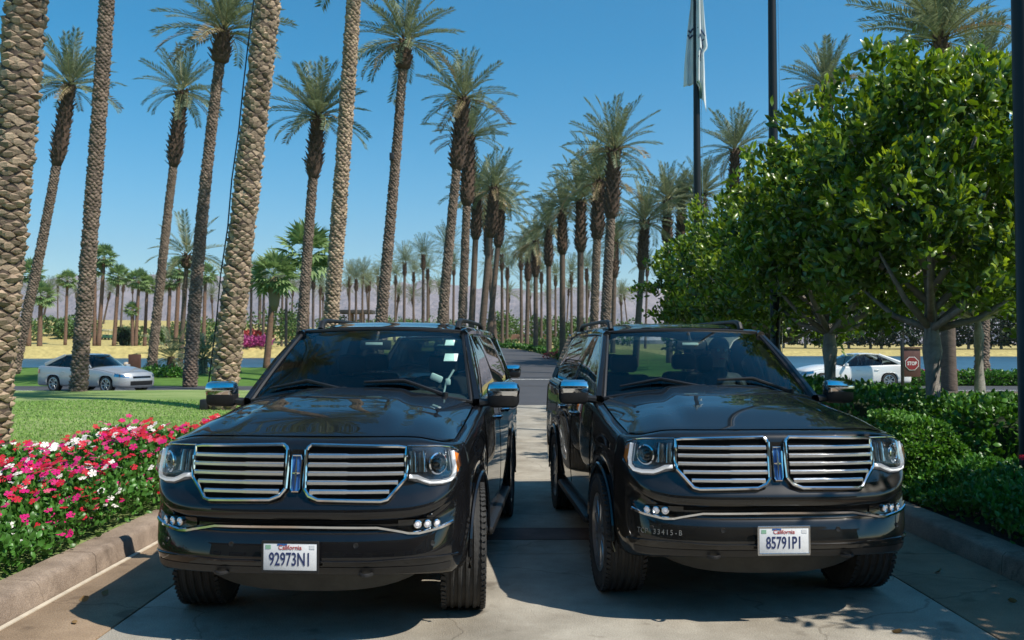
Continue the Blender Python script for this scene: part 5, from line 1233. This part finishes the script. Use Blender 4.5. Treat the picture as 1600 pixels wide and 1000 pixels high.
# low hedge following the right edge of the avenue road
rs = np.random.RandomState(5); n = 9000; yy = 50 + 85 * rs.rand(n); xx = np.array([av_x(q) for q in yy]) + 4.35 + rs.uniform(-.3, .3, n); zz = gz(xx, yy) + .42 * rs.rand(n) ** .5
V, F = leaf_cloud(np.stack([xx, yy, zz], -1), np.tile(np.array([[0, -.3, .95]]), (n, 1)), .30, .09, .8, rs)
tag(mesh_np('road_hedge', V, F, MT['hedge'], smooth=False), 'low dark hedge edging the outer side of the curving avenue road', 'hedge', kind='stuff')
# dark wood beyond the pond on the right
def far_tree(label, px, d, h_, w_, seed, group):
    x = PX(px, d); z = float(gz(x, d)); root = thing('dark_tree', label, 'tree', (x, d, z), 0, group); rs = np.random.RandomState(seed); P = []; N = []
    for i in range(1500):
        t = rs.rand(); q = rs.normal(0, 1, 3); q /= np.linalg.norm(q); r_ = w_ / 2 * (math.sin(math.pi * min(1, .12 + .8 * t)) ** .6) * rs.uniform(.6, 1.05)
        a = rs.rand() * 6.283; r_ *= 1 + .25 * math.sin(a * 3 + t * 11 + seed); P.append((math.cos(a) * r_, math.sin(a) * r_, .6 + (h_ - .6) * t)); N.append((math.cos(a) * .7, math.sin(a) * .7, .5))
    N = np.array(N); V, F = leaf_cloud(np.array(P), N / np.linalg.norm(N, axis=1)[:, None], .65, .20, .6, rs); mesh_np('crown', V, F, MT['dark_leaf'], root, smooth=False)['kind'] = 'stuff'
    b = MB(); b.tube([(0, 0, -.3), (0, 0, h_ * .4), (0, 0, h_ * .9)], [.3, .22, .05], 8); b.build('trunk', 'mag_bark', root)
for i in range(17): far_tree('dark dense tree of the wood beyond the right pond', 1190 + i * 31 + (i * 37) % 17, 160 + (i * 23) % 24, 10 + (i * 7) % 5, 7.0 + (i % 3), 200 + i, 'trees of the far wood')

# ------------------------------------------------------------------ flagpoles and flag
MT['pole'] = mat('bronze_pole', (.014, .013, .012), .38, .0, spec=.35, coat=.0, var=(6, .2))
def flagpole(label, x, y, h, r0):
    root = thing('flagpole', label, 'flagpole', (x, y, .1), 0, 'dark flagpoles in the right planting bed')
    b = MB(); b.lathe([(.001, -.1), (r0 * 1.9, -.1), (r0 * 1.9, .06), (r0 * 1.25, .14), (r0, .18), (r0 * .98, h * .4), (r0 * .62, h), (.001, h + .02)], 20); b.build('pole', 'pole', root, sharp=50)
    b = MB(); b.lathe([(.001, -.09), (.06, -.065), (.09, 0), (.06, .065), (.001, .09)], 14, 'z', (0, 0, h + .08)); b.build('finial', 'chrome', root)
    b = MB(); b.tube([(r0 + .035, -.02, .9), (r0 + .03, -.02, h * .5), (r0 * .7 + .02, 0, h - .1)], .006, 5); b.build('halyard', 'satin', root)
    return root
flagpole('dark flagpole with a limp white flag', 4.72, 21.9, 12.6, .100)
flagpole('dark flagpole between the white flag and the magnolias, no flag in view', 4.72, 15.5, 12.6, .085)
flagpole('thick dark flagpole beside the shaded bed of the right kerb', 4.86, 8.15, 12.6, .088)
# limp flag: two hanging folds, one either side of the pole
FX, FY, FD = 4.72, 21.9, 21.9
FM = mat('flag_cloth', (.74, .76, .76), .8, trans=.3, var=(2, .05))
flag = thing('flag', 'limp white flag with dark lettering hanging from a flagpole', 'flag', (FX, FY, PZ(175, FD)))
F0 = Vector(flag.location)
def fold_fn(edge, inner, bottom, yo, rip):
    py_, ex = zip(*edge)
    def g(u, v):
        pb = bottom[0] + (bottom[1] - bottom[0]) * u; py = -75 + (pb + 75) * v
        xe = np.interp(py, py_, ex); x = inner + (xe - inner) * u
        return Vector((x, yo + rip * math.sin(u * 11 + py * .02) * (.5 + .5 * v) + .015 * math.sin(py * .07), PZ(py, FD) - F0.z))
    return g
fr = fold_fn([(-75, .10), (0, .15), (50, .21), (74, .26), (79, .16), (110, .19), (140, .20), (175, .23)], -.02, (128, 174), -.125, .05)
bk = fold_fn([(-75, -.08), (0, -.12), (40, -.20), (90, -.27), (131, -.30)], .02, (125, 130), .13, .04)
for g, nm in ((fr, 'front_fold'), (bk, 'back_fold')):
    b = MB(); b.grid(g, 24, 48); o = b.build(nm, FM, flag, sharp=None); md = o.modifiers.new('cloth', 'SOLIDIFY'); md.thickness = .004
def mark(g, pts, r_, m):
    b = MB(); b.tube([g(u, (py + 75) / 225) + Vector((0, -.012, 0)) for u, py in pts], r_, 5); b.build('flag_mark', m, flag)
for pts in ([(.15, 48), (.5, 44), (.85, 46)], [(.2, 66), (.35, 55), (.5, 62), (.6, 70)], [(.3, 80), (.5, 76), (.55, 86)], [(.2, 96), (.5, 92)], [(.6, 58), (.75, 52)]): mark(fr, pts, .016, 'navy')
mark(fr, [(.1, 142), (.3, 138), (.5, 146), (.4, 156)], .04, mat('flag_green', (.10, .17, .13), .8, var=(4, .2)))
for pts in ([(.3, 50), (.6, 55), (.9, 52)], [(.4, 62), (.7, 66), (.9, 60)]): mark(bk, pts, .03, 'navy')

# ------------------------------------------------------------------ signs and small things
d = 30.0; xs_, zs_ = PX(1424, d), PZ(568, d)
st = thing('stop_sign', 'red octagonal stop sign on a dark square post beside the white sedan', 'sign', (xs_, d, -.05))
b = MB(); b.box((-.33, 0, 1.0), (.09, .09, 2.1), bev=.01); b.build('post', 'pole', st)
b = MB(); b.box((.0, .02, 1.22), (.62, .03, .98), bev=.01); b.box((0, .0, 1.74), (.74, .07, .05), bev=.01); b.build('back_board', mat('sign_board', (.10, .035, .03), .6, var=(5, .2)), st)
zc = zs_ + .05; oc = [(.25 * math.cos(R(22.5 + 45 * k)), .25 * math.sin(R(22.5 + 45 * k))) for k in range(8)]
b = MB(); b.prism([(x, z + zc) for x, z in oc], .008, Matrix.Translation((0, -.012, 0))); b.build('sign_border', 'plate', st, smooth=False)
b = MB(); b.prism([(x * .92, z * .92 + zc) for x, z in oc], .008, Matrix.Translation((0, -.017, 0))); b.build('sign_face', mat('sign_red', (.24, .015, .02), .5, var=(5, .1)), st, smooth=False)
text_mesh('sign_text', 'STOP', .17, MT['plate'], st, (0, -.0225, zc), (R(90), 0, 0), .8, bold=.004)
d = 43.0; x = PX(211, d)
b = MB(); b.box((0, 0, 1.0), (.62, .06, .80), bev=.01); sg = thing('notice_board', 'brown notice board on two short legs beyond the silver sedan', 'sign', (x, d, -.05)); b.build('board', mat('brown_board', (.11, .045, .03), .6, var=(4, .2)), sg)
for s in (-.25, .25): b = MB(); b.box((s, 0, .3), (.07, .07, .62)); b.build('leg', 'pole', sg, smooth=False)
for px, lab in ((153, 'short pale bollard behind the tail of the silver sedan'), (198, 'short pale bollard beside the brown notice board')):
    d = 42.0 if px == 153 else 44.0; b = MB(); b.lathe([(.13, -.1), (.13, .80), (.15, .82), (.15, .90), (.10, .97), (.001, 1.0)], 14, 'z'); o = b.build('bollard', mat('bollard_stone', (.46, .38, .30), .8, var=(5, .15)), sharp=40); o.location = (PX(px, d), d, -.04); tag(o, lab, 'bollard')
# roof board of a parked cart and two golf carts on the bank
def golf_cart(label, px, d, rz, m):
    x = PX(px, d); root = thing('golf_cart', label, 'golf cart', (x, d, float(gz(x, d))), rz, 'golf carts on the bank')
    b = MB(); b.box((0, 0, .45), (1.1, 2.1, .35), bev=.1); b.box((0, -.75, .75), (1.05, .5, .35), bev=.1); b.box((0, .35, .8), (1.05, .6, .4), bev=.08); b.build('body', m, root)
    b = MB(); b.box((0, 0, 1.85), (1.15, 1.7, .07), bev=.03); b.build('canopy', 'white_paint', root)
    for sx in (-.5, .5):
        for sy in (-.7, .7): b = MB(); b.tube([(sx, sy, .8), (sx, sy * .95, 1.84)], .025, 6); b.build('post', 'pole', root)
        for sy in (-.75, .7): b = MB(); b.lathe([(.001, -.09), (.2, -.09), (.23, -.05), (.23, .05), (.2, .09), (.001, .09)], 16, 'x', (sx, sy, .23)); b.build('wheel', 'rubber', root)
gm = mat('cart_green', (.03, .11, .06), .4, coat=.5, var=(3, .15))
golf_cart('green golf cart parked on the yellow golf bank', 167, 165, R(80), gm); golf_cart('second green golf cart half hidden by the slender palm trunk', 141, 168, R(70), gm)
# low stone wall and a small pavilion roof far across the course
d = 175; x = PX(812, d); b = MB()
for k in range(6): b.box((x - 6 + k * 2.4, d, float(gz(x, d)) + .7), (2.36, .5, 1.5), bev=.04)
tag(b.build('garden_wall', mat('brown_wall', (.22, .12, .08), .85, var=(.8, .25), bump=(6, .4)), smooth=False), 'low brown garden wall far behind the avenue palms', 'wall')
d = 190; x = PX(557, d); hx = thing('hut', 'small far pavilion with a flat dark roof between palms', 'building', (x, d, float(gz(x, d))))
b = MB(); b.box((0, 0, 5.4), (7.5, 5, .8), bev=.1); b.build('roof', mat('hut_roof', (.05, .045, .042), .8, var=(2, .2)), hx)
for sx in (-1.2, 1.2):
    for sy in (-1.2, 1.2): b = MB(); b.box((sx, sy, 2.4), (.7, .7, 5.4)); b.build('column', mat('hut_wall', (.24, .15, .11), .85, var=(2, .2)) if 'hutw' not in MT else MT['hutw'], hx, smooth=False)
# unseen hotel entrance added behind the camera to darken reflections in the cars' fronts
hb = thing('entrance_blocker', 'added unseen hotel entrance with a deep canopy, darkening reflections in the parked suvs', 'building', (1.0, -16.0, 0))
wallm = mat('stucco', (.40, .33, .26), .9, var=(.6, .12), bump=(30, .3)); roofm = mat('roof_tile', (.20, .09, .055), .8, var=(1.2, .25), bump=(6, .5))
b = MB(); b.box((0, 0, 3.6), (46, .6, 7.4)); b.build('wall', wallm, hb, smooth=False)
b = MB(); b.box((0, .2, 7.5), (47, 2.2, .35), bev=.05); b.build('roof', roofm, hb, smooth=False)
b = MB(); b.box((0, 5.6, 4.9), (15, 10.6, .7), bev=.08); b.build('canopy', wallm, hb, smooth=False)
for sx in (-6.6, 6.6):
    for sy in (1.6, 10.2): b = MB(); b.box((sx, sy, 2.25), (.8, .8, 4.6), bev=.05); b.build('column', wallm, hb, smooth=False)
for k in range(9):
    if abs(k - 4) < 1: continue
    b = MB(); b.box((-20 + k * 5, .32, 2.4), (2.6, .1, 3.2), bev=.02); wd = b.build('window', 'trim', hb, smooth=False)
    b = MB(); b.box((-20 + k * 5, .39, 2.4), (2.3, .03, 2.9)); b.build('pane', 'gloss_black', wd, smooth=False)
b = MB(); b.box((0, .33, 1.5), (3.6, .12, 3.0), bev=.02); dr_ = b.build('door', 'gloss_black', hb, smooth=False)
for sx in (-.15, .15): b = MB(); b.tube([(sx, .45, .8), (sx, .45, 1.9)], .025, 8); b.build('handle', 'chrome', dr_)
# a few fallen leaves on the drive
lm = mat('fallen_leaf', (.20, .12, .045), .8, island=.4)
for i, (x, y) in enumerate(((-2.93, 5.9), (-2.82, 6.0), (2.35, 5.25), (3.35, 5.9), (3.2, 6.6), (-2.7, 5.4))):
    b = MB(); a = i * 1.7; V, F = leaf_cloud(np.zeros((1, 3)), np.array([[math.cos(a), math.sin(a), .05]]), .085, .02, .05, np.random.RandomState(i)); o = mesh_np('fallen_leaf', V, F, lm, smooth=False); o.location = (x, y, .012)
    tag(o, 'small dry leaf lying on the concrete gutter strip', 'leaf', 'fallen leaves on the drive')

# ------------------------------------------------------------------ air
hz_ = MB(); hz_.box((0, 3700, 470), (13000, 8000, 950)); hz = hz_.build('haze', MT['trim'], smooth=False); hz.data.materials.clear()
hm = bpy.data.materials.new('haze_air'); hm.use_nodes = True; t = hm.node_tree; t.nodes.clear()
pv = t.nodes.new('ShaderNodeVolumePrincipled'); pv.inputs['Color'].default_value = (.78, .86, 1, 1); pv.inputs['Density'].default_value = .00008; pv.inputs['Anisotropy'].default_value = .2
oo = t.nodes.new('ShaderNodeOutputMaterial'); t.links.new(pv.outputs[0], oo.inputs['Volume']); hz.data.materials.append(hm); tag(hz, kind='stuff')
